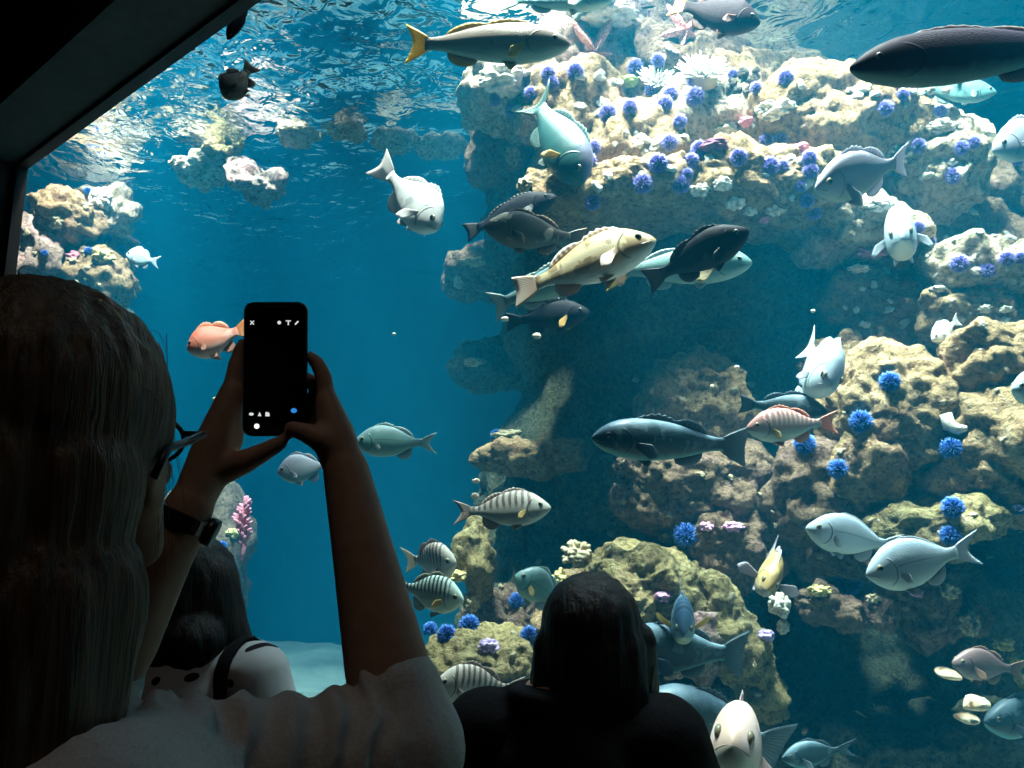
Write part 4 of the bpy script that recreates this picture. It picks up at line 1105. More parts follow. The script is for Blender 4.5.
# --- snails, shells, scraps
SNM = rock_mat('snail_shell', (0.16, 0.13, 0.10), (0.34, 0.30, 0.24), (0.05, 0.04, 0.03), (0.2, 0.15, 0.12), .4, 5, .2)
def snail(px, py, w, label, mat, seed, group, name='turban_snail', cat='snail'):
    loc, nor, d = hit(px, py); r = w / FPX * d / 2; V, F = [], []
    pts, rad = [], []
    for i in range(40):
        t = i / 39; a = t * 2 * math.pi * 2.6; rr = r * .55 * (1 - t) ** .9
        pts.append((rr * math.cos(a), rr * math.sin(a), r * (1.1 * t - .1))); rad.append(r * (.52 * (1 - t) + .05))
    tube(V, F, pts, rad, 10)
    o = mobj(name, V, F, mat); o.matrix_world = Matrix.Translation(loc + nor * r * .35) @ frame_from(nor, seed * 1.7, .6)
    tag(o, label, cat, group)
for i, (px, py, w, lab) in enumerate([(743, 74, 13, 'dark turban snail at the top left of the cluster'), (756, 72, 9, 'small dark turban snail at the top right of the cluster'),
        (751, 81, 12, 'dark turban snail in the middle of the cluster'), (749, 92, 12, 'dark turban snail lowest in the cluster'),
        (732, 84, 12, 'pale turban snail at the left of the cluster'), (739, 92, 11, 'pale turban snail at the lower left of the cluster'),
        (770, 106, 13, 'pale turban snail alone right below the cluster'), (759, 111, 11, 'pale turban snail below the cluster, left of the lone one')]):
    snail(px, py, w, lab, SNM, i, 'turban snails on the crown')
WSH = simple('white_shell', (0.85, 0.82, 0.74), .5)
def mussel(px, py, w, label, rot, mat, group, name='mussel_shell', cat='shell', dd=None, ridged=False):
    loc, nor, d = hit(px, py)
    if dd: loc = at(px, py, dd); d = dd; nor = (-FWD * .5 + ZUP).normalized()
    r = w / FPX * d / 2
    v, f = ico(3); q = v.copy()
    tp = 0.6 + 0.4 * (q[:, 0] + 1) / 2
    q[:, 1] *= .55 * tp; q[:, 2] *= .34 * tp
    if ridged:
        q = v.copy(); ang = np.arctan2(q[:, 1], q[:, 0] + 1.0)
        q[:, 2] = q[:, 2] * .30 * (1 + .25 * np.cos(ang * 26)); q[:, 1] *= .85 * (0.25 + 0.75 * np.clip((q[:, 0] + 1) / 1.3, 0, 1))
    o = link(name, np_mesh(name, q * r, f), mat)
    o.matrix_world = Matrix.Translation(loc + nor * r * .2) @ frame_from(nor, rot, .4)
    tag(o, label, cat, group)
for i, (px, py, w, lab) in enumerate([(655, 66, 11, 'white shell lowest left of four on the dark peak rock'), (663, 58, 14, 'white shell second of four on the dark peak rock'),
        (668, 47, 14, 'white shell highest of four on the dark peak rock'), (675, 52, 9, 'small white shell rightmost of four on the dark peak rock'),
        (936, 275, 8, 'small white shell below the left end of the bright shelf, upper'), (940, 284, 8, 'small white shell below the left end of the bright shelf, lower')]):
    mussel(px, py, w, lab, i * .7, WSH, 'small white shells')
SCA = NT('scallop'); _tc = SCA.n('TexCoord'); _n = SCA.noise(_tc.outputs['Object'], 30, 3)
SCA.bsdf(SCA.ramp(_n, [(0.4, (0.80, 0.50, 0.28)), (0.62, (0.86, 0.74, 0.56))]), .6); SCA = SCA.m
mussel(948, 676, 26, 'cream orange shell under the plum brown perch', 2.2, SCA, 'scallop shells', 'scallop_shell', dd=2.2, ridged=True)
mussel(974, 706, 32, 'large peach shell in the lower right corner', .3, SCA, 'scallop shells', 'scallop_shell', dd=2.15, ridged=True)
mussel(966, 720, 24, 'greenish cream shell under the large peach one', -.5, SCA, 'scallop shells', 'scallop_shell', dd=2.2, ridged=True)
# the rocks those shells lie on
# slender white finger sponge on the slope
V, F = [], []
_p = [hit(942, 415), hit(950, 424), hit(960, 427), hit(970, 428)]
tube(V, F, [p[0] + p[1] * .012 for p in _p], [.018, .02, .017, .008], 10)
tag(mobj('finger_sponge', V, F, CM['white']), 'slender white finger of sponge right of the big slanted boulder', 'sponge')
# pink sea pen on the hazy rock
V, F = [], []; _b = at(241, 566, 4.4); _s = 4.4 / FPX
for i in range(46):
    t = i / 45
    if i == 0: tube(V, F, [_b + ZUP * (.03 + .36 * q / 8) + RIGHT * .012 * math.sin(q) for q in range(9)], [.008 + .012 * math.sin(q / 8 * 3.0) for q in range(9)], 8)
    z = _b + ZUP * (.10 + .25 * t) + RIGHT * .012 * math.sin(t * 8); a = i * 1.9
    dr = (RIGHT * math.cos(a) + HF * math.sin(a)) * .055 * math.sin(.25 + t * 2.6) + ZUP * .035
    tube(V, F, [z, z + dr * .6, z + dr], [.014, .012, .005], 6)
tag(mobj('sea_pen', V, F, CM['rose']), 'pink sea pen standing in the haze right of the left girl', 'sea pen')
# drifting food scraps
FOOD = simple('food_scrap', (0.85, 0.72, 0.55), .6)
for px, py, w, d, lab in [(394, 334, 4, 2.6, 'tiny white scrap drifting in the open blue water'), (737, 367, 5, 2.6, 'tiny scrap drifting before the dark algae wall'),
        (712, 386, 4, 2.7, 'tiny orange scrap drifting above the hollow boulder'), (813, 311, 5, 2.5, 'tiny glowing scrap above the bream facing the glass'),
        (215, 399, 6, 3.6, 'tiny white scrap drifting below the pink fish'), (505, 319, 8, 2.4, 'white scrap below the mottled rockfish tail'),
        (537, 336, 9, 2.4, 'orange scrap under the dark fish with the orange fin'), (476, 481, 8, 2.5, 'yellow white scrap above the banded perch tail, upper'),
        (475, 496, 9, 2.5, 'yellow white scrap above the banded perch tail, lower')]:
    v, f = ico(2); r = w / FPX * d / 2
    q = v * (1 + .3 * noise3(v * 1.5 + px))[:, None] * np.array([r, r * .6, r * .7])
    o = link('food_scrap', np_mesh('food_scrap', q @ AX, f), FOOD); o.location = at(px, py, d)
    tag(o, lab, 'food scrap', 'scraps drifting in the water')
# ------------------------------------------------------------------ the dark viewing hall
WZ, WX = 3.275, -4.42          # top and left edge of the viewing window
WX1, WZ0 = 2.6, 0.55           # right edge and sill
TH = 0.32
WALLM = NT('dark_wall_paint'); _tc = WALLM.n('TexCoord'); _n = WALLM.noise(_tc.outputs['Object'], 14, 5, .6)
WALLM.bsdf(WALLM.ramp(_n, [(.3, (0.030, 0.033, 0.036)), (.7, (0.045, 0.048, 0.050))]), .75, WALLM.bump(_n, .3, .01)); WALLM = WALLM.m
FRM = simple('black_window_gasket', (0.006, 0.006, 0.007), .5)
CARP = NT('dark_carpet'); _tc = CARP.n('TexCoord'); _n = CARP.noise(_tc.outputs['Object'], 120, 3, .7)
CARP.bsdf(CARP.ramp(_n, [(.3, (0.015, 0.016, 0.022)), (.7, (0.035, 0.036, 0.045))]), .95, CARP.bump(_n, .5, .01)); CARP = CARP.m
def slab(name, c, s, m=WALLM, label=None):
    bm = bmesh.new(); add_box(bm, c, s)
    return tag(bm_obj(name, bm, m, smooth=False), kind='structure')
X0, X1, Y0, CZ = -6.4, 4.4, -4.2, 3.9
slab('wall_header', ((X0 + X1) / 2, -TH / 2, (WZ + CZ) / 2), (X1 - X0, TH, CZ - WZ))
slab('wall_sill', ((X0 + X1) / 2, -.08, WZ0 / 2), (X1 - X0, .16, WZ0))
slab('wall_left_of_window', ((X0 + WX) / 2, -TH / 2, (WZ0 + WZ) / 2), (WX - X0, TH, WZ - WZ0))
slab('wall_right_of_window', ((X1 + WX1) / 2, -TH / 2, (WZ0 + WZ) / 2), (X1 - WX1, TH, WZ - WZ0))
slab('wall_left', (X0 - .1, Y0 / 2, CZ / 2), (.2, -Y0, CZ))
slab('wall_right', (X1 + .1, Y0 / 2, CZ / 2), (.2, -Y0, CZ))
slab('wall_back', ((X0 + X1) / 2, Y0 - .1, CZ / 2), (X1 - X0, .2, CZ))
slab('floor', ((X0 + X1) / 2, Y0 / 2, -.05), (X1 - X0, -Y0, .1), CARP)
slab('ceiling', ((X0 + X1) / 2, Y0 / 2, CZ + .05), (X1 - X0, -Y0, .1))
# black gasket round the pane
bm = bmesh.new(); g = .055
add_box(bm, (WX + g / 2, -.03, (WZ0 + WZ) / 2), (g, .05, WZ - WZ0)); add_box(bm, (WX1 - g / 2, -.03, (WZ0 + WZ) / 2), (g, .05, WZ - WZ0))
add_box(bm, ((WX + WX1) / 2, -.03, WZ - g / 2 + .035), (WX1 - WX, .05, g)); add_box(bm, ((WX + WX1) / 2, -.03, WZ0 + g / 2), (WX1 - WX, .05, g))
tag(bm_obj('trim_window', bm, FRM, smooth=False), kind='structure')
# acrylic pane: clear, with a weak mirror reflection on the hall side
m = NT('acrylic'); lw = m.n('LayerWeight', {'Blend': .5})
fz = m.math('ADD', .035, m.math('MULTIPLY', m.math('POWER', lw.outputs['Facing'], 5.0), .7))
geo = m.n('NewGeometry'); sx = m.n('SeparateXYZ', {0: geo.outputs['True Normal']})
fz = m.math('MULTIPLY', fz, m.math('SUBTRACT', 1.0, geo.outputs['Backfacing']))
mx = m.n('MixShader', {0: fz, 1: m.n('BsdfTransparent').outputs[0], 2: m.n('BsdfGlossy', {'Roughness': .02}).outputs[0]})
m.t.links.new(mx.outputs[0], m.out.inputs['Surface'])
bm = bmesh.new(); add_box(bm, ((WX + WX1) / 2, .022, (WZ0 + WZ) / 2), (WX1 - WX + .04, .044, WZ - WZ0 + .04))
tag(bm_obj('window_1', bm, m.m, smooth=False), kind='structure')
area('hall_lamp', (0.1, -1.5, 3.8), (-0.2, -1.3, 1.0), 1.2, .5, 3.6, (1.0, .90, .78))
# ------------------------------------------------------------------ the visitors
class Body:
    """round-ended tapering limbs, melted into one continuous surface"""
    def __init__(s): s.bm = bmesh.new()
    def ball(s, p, r, scale=(1, 1, 1), rot=None):
        v = bmesh.ops.create_icosphere(s.bm, subdivisions=3, radius=1.0)['verts']
        for q in v:
            c = Vector((q.co.x * r * scale[0], q.co.y * r * scale[1], q.co.z * r * scale[2]))
            if rot is not None: c = rot @ c
            q.co = c + Vector(p)
    def chain(s, pts, rad):
        pts = [Vector(p) for p in pts]
        for i, p in enumerate(pts): s.ball(p, rad[i] * .995)
        for i in range(len(pts) - 1):
            V, F = [], []
            tube(V, F, [pts[i], pts[i + 1]], [rad[i], rad[i + 1]], 18)
            vs = [s.bm.verts.new(v) for v in V]
            for f in F: s.bm.faces.new([vs[k] for k in f])
    def loft(s, rings, n=28):
        """rings: (centre, half width vector, half depth vector)"""
        base = []
        for c, a, b in rings:
            base.append([s.bm.verts.new(Vector(c) + Vector(a) * math.cos(2 * math.pi * k / n) + Vector(b) * math.sin(2 * math.pi * k / n)) for k in range(n)])
        for i in range(len(base) - 1):
            for k in range(n):
                k2 = (k + 1) % n
                s.bm.faces.new((base[i][k], base[i][k2], base[i + 1][k2], base[i + 1][k]))
        s.bm.faces.new(base[0][::-1]); s.bm.faces.new(base[-1])
    def build(s, name, mat, voxel=.005, smooth=6, parent=None, factor=.5, post=None):
        bmesh.ops.recalc_face_normals(s.bm, faces=s.bm.faces[:])
        me = bpy.data.meshes.new('tmp'); s.bm.to_mesh(me); s.bm.free()
        o = bpy.data.objects.new('tmp', me); COL.objects.link(o)
        r = o.modifiers.new('r', 'REMESH'); r.mode = 'VOXEL'; r.voxel_size = voxel
        if smooth:
            q = o.modifiers.new('s', 'SMOOTH'); q.factor = factor; q.iterations = smooth
        dg = bpy.context.evaluated_depsgraph_get()
        m2 = bpy.data.meshes.new_from_object(o.evaluated_get(dg))
        bpy.data.objects.remove(o); bpy.data.meshes.remove(me)
        m2.name = name
        if post is not None:
            co = np.zeros(len(m2.vertices) * 3, dtype=np.float32); m2.vertices.foreach_get('co', co)
            no = np.zeros(len(m2.vertices) * 3, dtype=np.float32); m2.vertices.foreach_get('normal', no)
            co = post(co.reshape(-1, 3).astype(float), no.reshape(-1, 3).astype(float))
            m2.vertices.foreach_set('co', co.astype(np.float32).ravel()); m2.update()
        m2.materials.clear()
        ob = link(name, m2, mat, parent)
        return ob

SKIN = NT('skin'); _tc = SKIN.n('TexCoord'); _n = SKIN.noise(_tc.outputs['Object'], 60, 4, .6)
SKIN.bsdf(SKIN.ramp(_n, [(.3, (0.34, 0.19, 0.13)), (.7, (0.42, 0.25, 0.18))]), .55, SKIN.bump(_n, .15, .002), .3); SKIN = SKIN.m
def hair_mat(name, a, b):
    m = NT(name); tc = m.n('TexCoord')
    mp = m.n('Mapping', {'Vector': tc.outputs['Object'], 'Scale': (170, 170, 9)})
    n = m.noise(mp.outputs[0], 1.0, 4, .6, .5)
    m.bsdf(m.ramp(n, [(.35, a), (.65, b)]), .5, m.bump(n, .9, .004), .35); return m.m
HAIR_B = hair_mat('brown_hair', (0.03, 0.018, 0.010), (0.11, 0.066, 0.036))
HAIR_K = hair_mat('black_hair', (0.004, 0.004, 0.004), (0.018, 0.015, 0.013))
def cloth(name, a, b, sc=300):
    m = NT(name); tc = m.n('TexCoord'); n = m.noise(tc.outputs['Object'], sc, 3, .7); n2 = m.noise(tc.outputs['Object'], 9, 4, .6)
    m.bsdf(m.ramp(n, [(.3, a), (.7, b)]), .9, m.bump(m.math('ADD', m.math('MULTIPLY', n, .15), n2), .5, .012), .1); return m.m
SHIRT = cloth('grey_white_jersey', (0.46, 0.45, 0.44), (0.60, 0.59, 0.57))
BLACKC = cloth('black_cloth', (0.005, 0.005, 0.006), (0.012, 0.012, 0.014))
DENIM = cloth('dark_trousers', (0.012, 0.014, 0.022), (0.03, 0.034, 0.05))
m = NT('dotted_white_cloth'); _tc = m.n('TexCoord')
_s = m.n('SeparateXYZ', {0: _tc.outputs['Object']}); _c = m.n('CombineXYZ', {0: _s.outputs[0], 1: _s.outputs[2]})
_v = m.n('TexVoronoi', {'Vector': _c.outputs[0], 'Scale': 19.0, 'Randomness': .35}, feature='F1', voronoi_dimensions='2D')
m.bsdf(m.ramp(_v.outputs['Distance'], [(.13, (0.012, 0.012, 0.015)), (.16, (0.44, 0.45, 0.45))]), .9, None, .1); DOTS = m.m
BLKP = simple('black_plastic', (0.006, 0.006, 0.007), .35, .5)
SHOE = simple('dark_shoe', (0.02, 0.02, 0.022), .6)

def head(b, c, fwd, s=1.0, up=ZUP):
    """skull, jaw, nose, lips, ears, brow; c = middle of the skull, fwd = where the face looks"""
    f = fwd.normalized(); r = f.cross(up).normalized(); u = r.cross(f).normalized()
    M = Matrix((r, f, u)).transposed()
    P = lambda x, y, z: Vector(c) + (r * x + f * y + u * z) * s
    b.ball(P(0, -.012, .025), .096 * s, (.80, 1.0, .92), M)
    b.ball(P(0, .030, -.030), .072 * s, (.86, .90, 1.05), M)
    b.ball(P(0, .045, -.080), .046 * s, (.92, .9, .75), M)         # jaw
    b.ball(P(0, .074, -.098), .020 * s)                             # chin
    for sx in (1, -1):
        b.chain([P(sx * .062, .0, -.035), P(sx * .050, .035, -.078), P(sx * .015, .074, -.096)], [.020 * s, .020 * s, .018 * s])
        b.ball(P(sx * .038, .072, -.022), .024 * s, (1, .7, .8), M)   # cheek
        b.chain([P(sx * .012, .092, .022), P(sx * .045, .080, .022)], [.010 * s, .009 * s])   # brow
        b.ball(P(sx * .078, -.008, -.012), .030 * s, (.30, .62, 1.05), M)  # ear
        b.ball(P(sx * .080, -.003, -.034), .012 * s, (.5, .7, 1), M)
    b.chain([P(0, .094, .012), P(0, .112, -.022)], [.009 * s, .012 * s])   # nose
    for sx in (1, -1): b.ball(P(sx * .011, .104, -.028), .009 * s)
    b.chain([P(-.020, .090, -.055), P(0, .098, -.053), P(.020, .090, -.055)], [.006 * s, .008 * s, .006 * s])
    b.chain([P(-.017, .089, -.066), P(0, .096, -.068), P(.017, .089, -.066)], [.006 * s, .009 * s, .006 * s])
    return P, M
EYEWHITE = simple('eye_white', (0.7, 0.7, 0.68), .2, .6); IRISB = simple('iris_brown', (0.06, 0.03, 0.015), .15, .6)
def eyes(P, M, parent, s=1.0):
    for sx in (1, -1):
        bm = bmesh.new(); bmesh.ops.create_uvsphere(bm, u_segments=16, v_segments=12, radius=.0125 * s)
        for fc in bm.faces: fc.material_index = 1 if fc.calc_center_median().z > .0105 * s else 0
        for v in bm.verts: v.co = M @ Vector((v.co.x, v.co.z, v.co.y)) + P(sx * .031, .080, .004)
        e = bm_obj('eye', bm, None, parent); e.data.materials.append(EYEWHITE); e.data.materials.append(IRISB)

def legs(b, x, y, fwd, hip, spread=.09, foot=True):
    r = fwd.cross(ZUP).normalized()
    for sx in (1, -1):
        h = Vector((x, y, hip)) + r * sx * spread
        k = Vector((x, y, hip * .53)) + r * sx * spread * 1.05 + fwd * .02
        a = Vector((x, y, .08)) + r * sx * spread * 1.1 - fwd * .02
        b.chain([h, k, a], [.085, .056, .040])
        b.chain([a - ZUP * .03, a + fwd * .09 - ZUP * .045, a + fwd * .15 - ZUP * .05], [.04, .036, .028])
def torso_rings(pts):
    """pts: (centre, right vector half width, forward vector half depth)"""
    return pts

# ---------------------------------------------- 1: the woman photographing
def woman():
    d0 = .64
    hc = at(54, 450, d0)                                   # middle of the skull
    RH = Vector((RIGHT.x, RIGHT.y, 0)).normalized()
    FWh = (HF + RH * .42).normalized()
    FACE = (HF - RH * .04 + ZUP * .14).normalized()
    RW = FWh.cross(ZUP).normalized()
    base = Vector((hc.x, hc.y, 0)) - FWh * .05
    sz = 1.278                                               # shoulder height
    sh_r = at(165, 790, .66); sh_l = base + Vector((0, 0, sz)) - RW * .17
    el_r = at(404, 748, .74); wr_r = at(346, 470, .84)
    wr_l = at(190, 506, .82); el_l = at(84, 700, .78)
    b = Body()
    P, M = head(b, hc, FACE, 1.06)
    # neck, trunk, legs
    nk = base + Vector((0, 0, sz + .03)) + FWh * .01
    b.chain([P(0, -.02, -.06), P(0, -.035, -.13), nk], [.058, .055, .062])
    ch = base + Vector((0, 0, 1.22)); wa = base + Vector((0, 0, 1.03)); hp = base + Vector((0, 0, .90))
    b.loft([(nk - ZUP * .0, RW * .07, FWh * .06), (base + Vector((0, 0, sz - .05)), RW * .155, FWh * .085), (ch, RW * .165, FWh * .11), (wa, RW * .135, FWh * .095), (hp, RW * .17, FWh * .12), (hp - ZUP * .08, RW * .16, FWh * .11)])
    legs(b, base.x, base.y, FWh, .86)
    # arms
    def mid(a, c, t): return Vector(a).lerp(Vector(c), t)
    b.chain([base + Vector((0, 0, sz - .04)) + RW * .13, sh_r, mid(sh_r, el_r, .5), el_r], [.06, .058, .050, .043])
    b.chain([el_r, mid(el_r, wr_r, .28), mid(el_r, wr_r, .7), wr_r], [.043, .041, .031, .0245])
    b.chain([base + Vector((0, 0, sz - .04)) - RW * .13, sh_l, mid(sh_l, el_l, .5), el_l], [.06, .058, .048, .041])
    b.chain([el_l, mid(el_l, wr_l, .3), mid(el_l, wr_l, .7), wr_l], [.041, .041, .031, .025])
    # hands: palms at the two sides of the phone, fingers closing behind it, thumbs in front
    def hand(wr, knuckles, fingers, thumb, rad=.0092):
        c = sum((Vector(k) for k in knuckles), Vector()) / len(knuckles)
        for k in knuckles:
            b.chain([mid(wr, k, .06), mid(wr, k, .55), k], [.021, .020, .0135])
        for f in fingers:
            b.chain(f, [rad * 1.12, rad * 1.04, rad * .95, rad * .80])
        b.chain(thumb, [.017, .0135, .0108, .0088])
    dk = .885                                               # just behind the phone
    kr = [at(327, 402, .86), at(331, 415, .865), at(331, 428, .865), at(327, 440, .86)]
    fr = [[kr[0], at(324, 378, .868), at(318, 364, .872), at(311, 357, .872)],
          [kr[1], at(326, 392, .882), at(309, 380, dk + .008), at(288, 374, dk + .006)],
          [kr[2], at(324, 411, .885), at(306, 402, dk + .010), at(284, 398, dk + .006)],
          [kr[3], at(320, 428, .885), at(304, 424, dk + .010), at(288, 422, dk + .006)]]
    tr = [at(334, 452, .845), at(322, 440, .832), at(306, 433, .833), at(292, 428, .836)]
    hand(wr_r, kr, fr, tr)
    kl = [at(232, 392, .86), at(228, 408, .865), at(228, 422, .865), at(232, 438, .86)]
    fl = [[kl[0], at(235, 370, .868), at(239, 355, .874), at(243, 344, .876)],
          [kl[1], at(233, 388, .882), at(249, 376, dk + .024), at(262, 366, dk + .020)],
          [kl[2], at(234, 408, .885), at(250, 398, dk + .026), at(264, 392, dk + .022)],
          [kl[3], at(238, 428, .885), at(252, 422, dk + .026), at(266, 418, dk + .022)]]
    tl = [at(226, 468, .84), at(244, 462, .832), at(264, 452, .833), at(280, 443, .836)]
    hand(wr_l, kl, fl, tl)
    o = b.build('person', SKIN, .0042, 5)
    eyes(P, M, o, 1.06)
    # shirt: trunk, both sleeves to just below the elbow, gathered in folds
    s = Body()
    s.loft([(nk - ZUP * .035, RW * .09, FWh * .09), (base + Vector((0, 0, sz - .02)), RW * .155, FWh * .12), (base + Vector((0, 0, sz - .08)), RW * .195, FWh * .14), (ch, RW * .195, FWh * .135), (wa, RW * .17, FWh * .125), (hp, RW * .195, FWh * .145), (hp - ZUP * .08, RW * .195, FWh * .145)])
    cu_r = mid(el_r, wr_r, .17); cu_l = mid(el_l, wr_l, .10)
    s.chain([base + Vector((0, 0, sz - .04)) + RW * .06, base + Vector((0, 0, sz - .04)) + RW * .13, sh_r, mid(sh_r, el_r, .5), el_r], [.078, .080, .076, .064, .057])
    s.chain([el_r, cu_r], [.057, .0475])
    s.chain([base + Vector((0, 0, sz - .04)) - RW * .06, base + Vector((0, 0, sz - .04)) - RW * .13, sh_l, mid(sh_l, el_l, .5), el_l], [.078, .080, .076, .06, .05])
    s.chain([el_l, cu_l], [.050, .046])
    A, E = np.array(sh_r), np.array(el_r); W_ = np.array(cu_r)
    def folds(co, no):
        ax = E - A; L = np.linalg.norm(ax); ax = ax / L
        t = (co - A) @ ax
        near = np.linalg.norm(co - A - t[:, None] * ax, axis=1)
        w = np.clip(1 - (near - .085) / .03, 0, 1) * np.clip((t + .12) / .06, 0, 1) * np.clip((L * .97 - t) / .05, 0, 1)
        wob = noise3(co * 16) * .9 + noise3(co * 6 + 3) * 2.2
        ph = t / .030 + wob * .55
        f1 = (.5 + .5 * np.sin(ph * 2 * math.pi)) ** 1.5 * (.55 + .45 * np.clip(noise3(co * 9 + 5) + .5, 0, 1))
        f2 = fbm(co * 22, 3)
        return co + no * (w * (f1 * .0125 - .005) + .0022 * f2 + (1 - w) * .004 * fbm(co * 7 + 9, 3))[:, None]
    s.build('shirt', SHIRT, .0045, 6, o, post=folds)
    t = Body(); legs(t, base.x, base.y, FWh, .86); t.bm.free(); t = Body()
    r2 = RW
    for sx in (1, -1):
        h = base + Vector((0, 0, .86)) + r2 * sx * .09
        t.chain([h + ZUP * .03, base + Vector((0, 0, .46)) + r2 * sx * .095 + FWh * .02, base + Vector((0, 0, .10)) + r2 * sx * .099 - FWh * .02], [.105, .075, .06])
    t.build('trousers', DENIM, .009, 4, o)
    for sx in (1, -1):
        q = Body(); a = base + Vector((0, 0, .05)) + r2 * sx * .099 - FWh * .03
        q.chain([a, a + FWh * .1 - ZUP * .005, a + FWh * .17 - ZUP * .012], [.05, .045, .038]); q.build('shoe', SHOE, .008, 3, o)
    # hair: cap over the skull, long fall over the back and the left shoulder
    h = Body()
    h.ball(P(0, -.024, .030), .112, (.88, .98, .95), M)
    h.ball(P(0, -.050, -.010), .098, (.92, .85, 1.1), M)
    h.ball(P(.048, -.012, .020), .062, (.66, 1.05, 1.0), M)
    h.chain([P(-.02, -.075, -.02), P(-.03, -.095, -.12), P(-.05, -.10, -.24), P(-.06, -.10, -.36)], [.088, .085, .075, .050])
    h.chain([P(.035, -.062, -.02), P(.030, -.078, -.10), P(.010, -.092, -.20), P(-.01, -.10, -.30)], [.060, .055, .050, .035])
    h.chain([P(.03, -.075, -.10), P(.02, -.115, -.22), P(.01, -.145, -.36), P(-.01, -.16, -.52)], [.075, .072, .066, .05])
    h.chain([P(-.075, -.01, .01), P(-.085, .0, -.08), P(-.09, .01, -.20)], [.05, .046, .03])
    def strands(co, no):
        q = co @ np.array([RW[:], FWh[:], (0, 0, 1)]).T
        n = noise3(np.stack([q[:, 0] * 70, q[:, 1] * 70, q[:, 2] * 7], 1)) + .6 * noise3(np.stack([q[:, 0] * 160, q[:, 1] * 160, q[:, 2] * 10], 1))
        return co + no * (.0028 * n)[:, None]
    ho = h.build('hair', HAIR_B, .0036, 5, o, post=strands)
    rnd = random.Random(4); V, F = [], []
    def wisp(a, m_, e, r):
        pts = [a.lerp(m_, t).lerp(m_.lerp(e, t), t) for t in np.linspace(0, 1, 9)]
        tube(V, F, pts, [r] * 5 + [r * .8, r * .7, r * .5, r * .3], 4)
    for i in range(14):
        a = P(.060 + rnd.uniform(0, .016), .010 + rnd.uniform(-.02, .02), .075 + rnd.uniform(-.05, .02))
        e = P(.082 + rnd.uniform(-.010, .006), .030 + rnd.uniform(-.03, .02), -.03 - rnd.uniform(0, .07))
        mdl = a.lerp(e, .5) + (P(.02, .022, 0) - P(0, 0, 0)) * rnd.uniform(.05, .35)
        wisp(a, mdl, e, .0003)
    for i in range(24):
        ang = rnd.uniform(.1, 2.6); a = P(.10 * math.cos(ang) * .9, -.02 + rnd.uniform(-.06, .05), .03 + .10 * math.sin(ang) * .95)
        dr = (a - P(0, -.02, .03)).normalized()
        e = a + dr * rnd.uniform(.004, .012) + RW * rnd.uniform(.005, .03) - ZUP * rnd.uniform(.01, .04)
        wisp(a - dr * .004, a + dr * .008, e, .0003)
    mobj('loose_strand', V, F, HAIR_B, ho)
    ho.children[0]['kind'] = 'stuff'
    # spectacles: rim, lens, temple arm over the right ear
    V, F = [], []
    for sx in (1, -1):
        ring = [P(sx * .034 + .026 * math.cos(a), .108 - .1 * (.034 + .026 * math.cos(a)) ** 2 / .06, .004 + .020 * math.sin(a)) for a in np.linspace(0, 2 * math.pi, 25)]
        tube(V, F, ring, [.0022] * 25, 8)
    tube(V, F, [P(-.009, .112, .008), P(0, .115, .011), P(.009, .112, .008)], [.002] * 3, 8)
    for sx in (1, -1):
        tube(V, F, [P(sx * .061, .102, .010), P(sx * .086, .078, .010), P(sx * .091, .03, .006), P(sx * .090, -.01, .002), P(sx * .088, -.03, -.018)], [(.0022, .0036)] * 5, 8)
    mobj('spectacles', V, F, BLKP, o)
    # wristwatch on the left wrist
    ax = (Vector(wr_l) - Vector(el_l)).normalized(); wc = mid(el_l, wr_l, .93)
    V, F = [], []; u = ax.orthogonal().normalized(); w = ax.cross(u)
    n = 28
    for i in range(n):
        a = 2 * math.pi * i / n; dr = u * math.cos(a) + w * math.sin(a)
        for (rr, hh) in ((.0265, -.009), (.0295, -.008), (.0295, .008), (.0265, .009)): V.append(wc + dr * rr + ax * hh)
    for i in range(n):
        for j in range(4): F.append((i * 4 + j, i * 4 + (j + 1) % 4, ((i + 1) % n) * 4 + (j + 1) % 4, ((i + 1) % n) * 4 + j))
    wt = mobj('wristwatch', V, F, BLKP, o, smooth=False)
    fd = (RIGHT * .85 - UP * .35 + FWD * .1); fd = (fd - ax * fd.dot(ax)).normalized(); sd = ax.cross(fd)
    V, F = [], []; tube(V, F, [wc + fd * .026, wc + fd * .030, wc + fd * .036, wc + fd * .037], [.014, .015, .0145, .012], 24)
    mobj('watch_case', V, F, BLKP, wt)
    # fine necklace with a pendant
    V, F = [], []
    pr = [nk + (RW * math.cos(a) * .074 + FWh * math.sin(a) * .066) + ZUP * (.022 - .03 * max(math.sin(a), 0)) for a in np.linspace(0, 2 * math.pi, 33)]
    tube(V, F, pr, [.0013] * 33, 6); mobj('necklace', V, F, simple('silver_chain', (.6, .6, .6), .3, .6, Metallic=1.0), o)
    tag(o, 'woman in a grey white shirt and glasses holding up a phone with both hands', 'person')

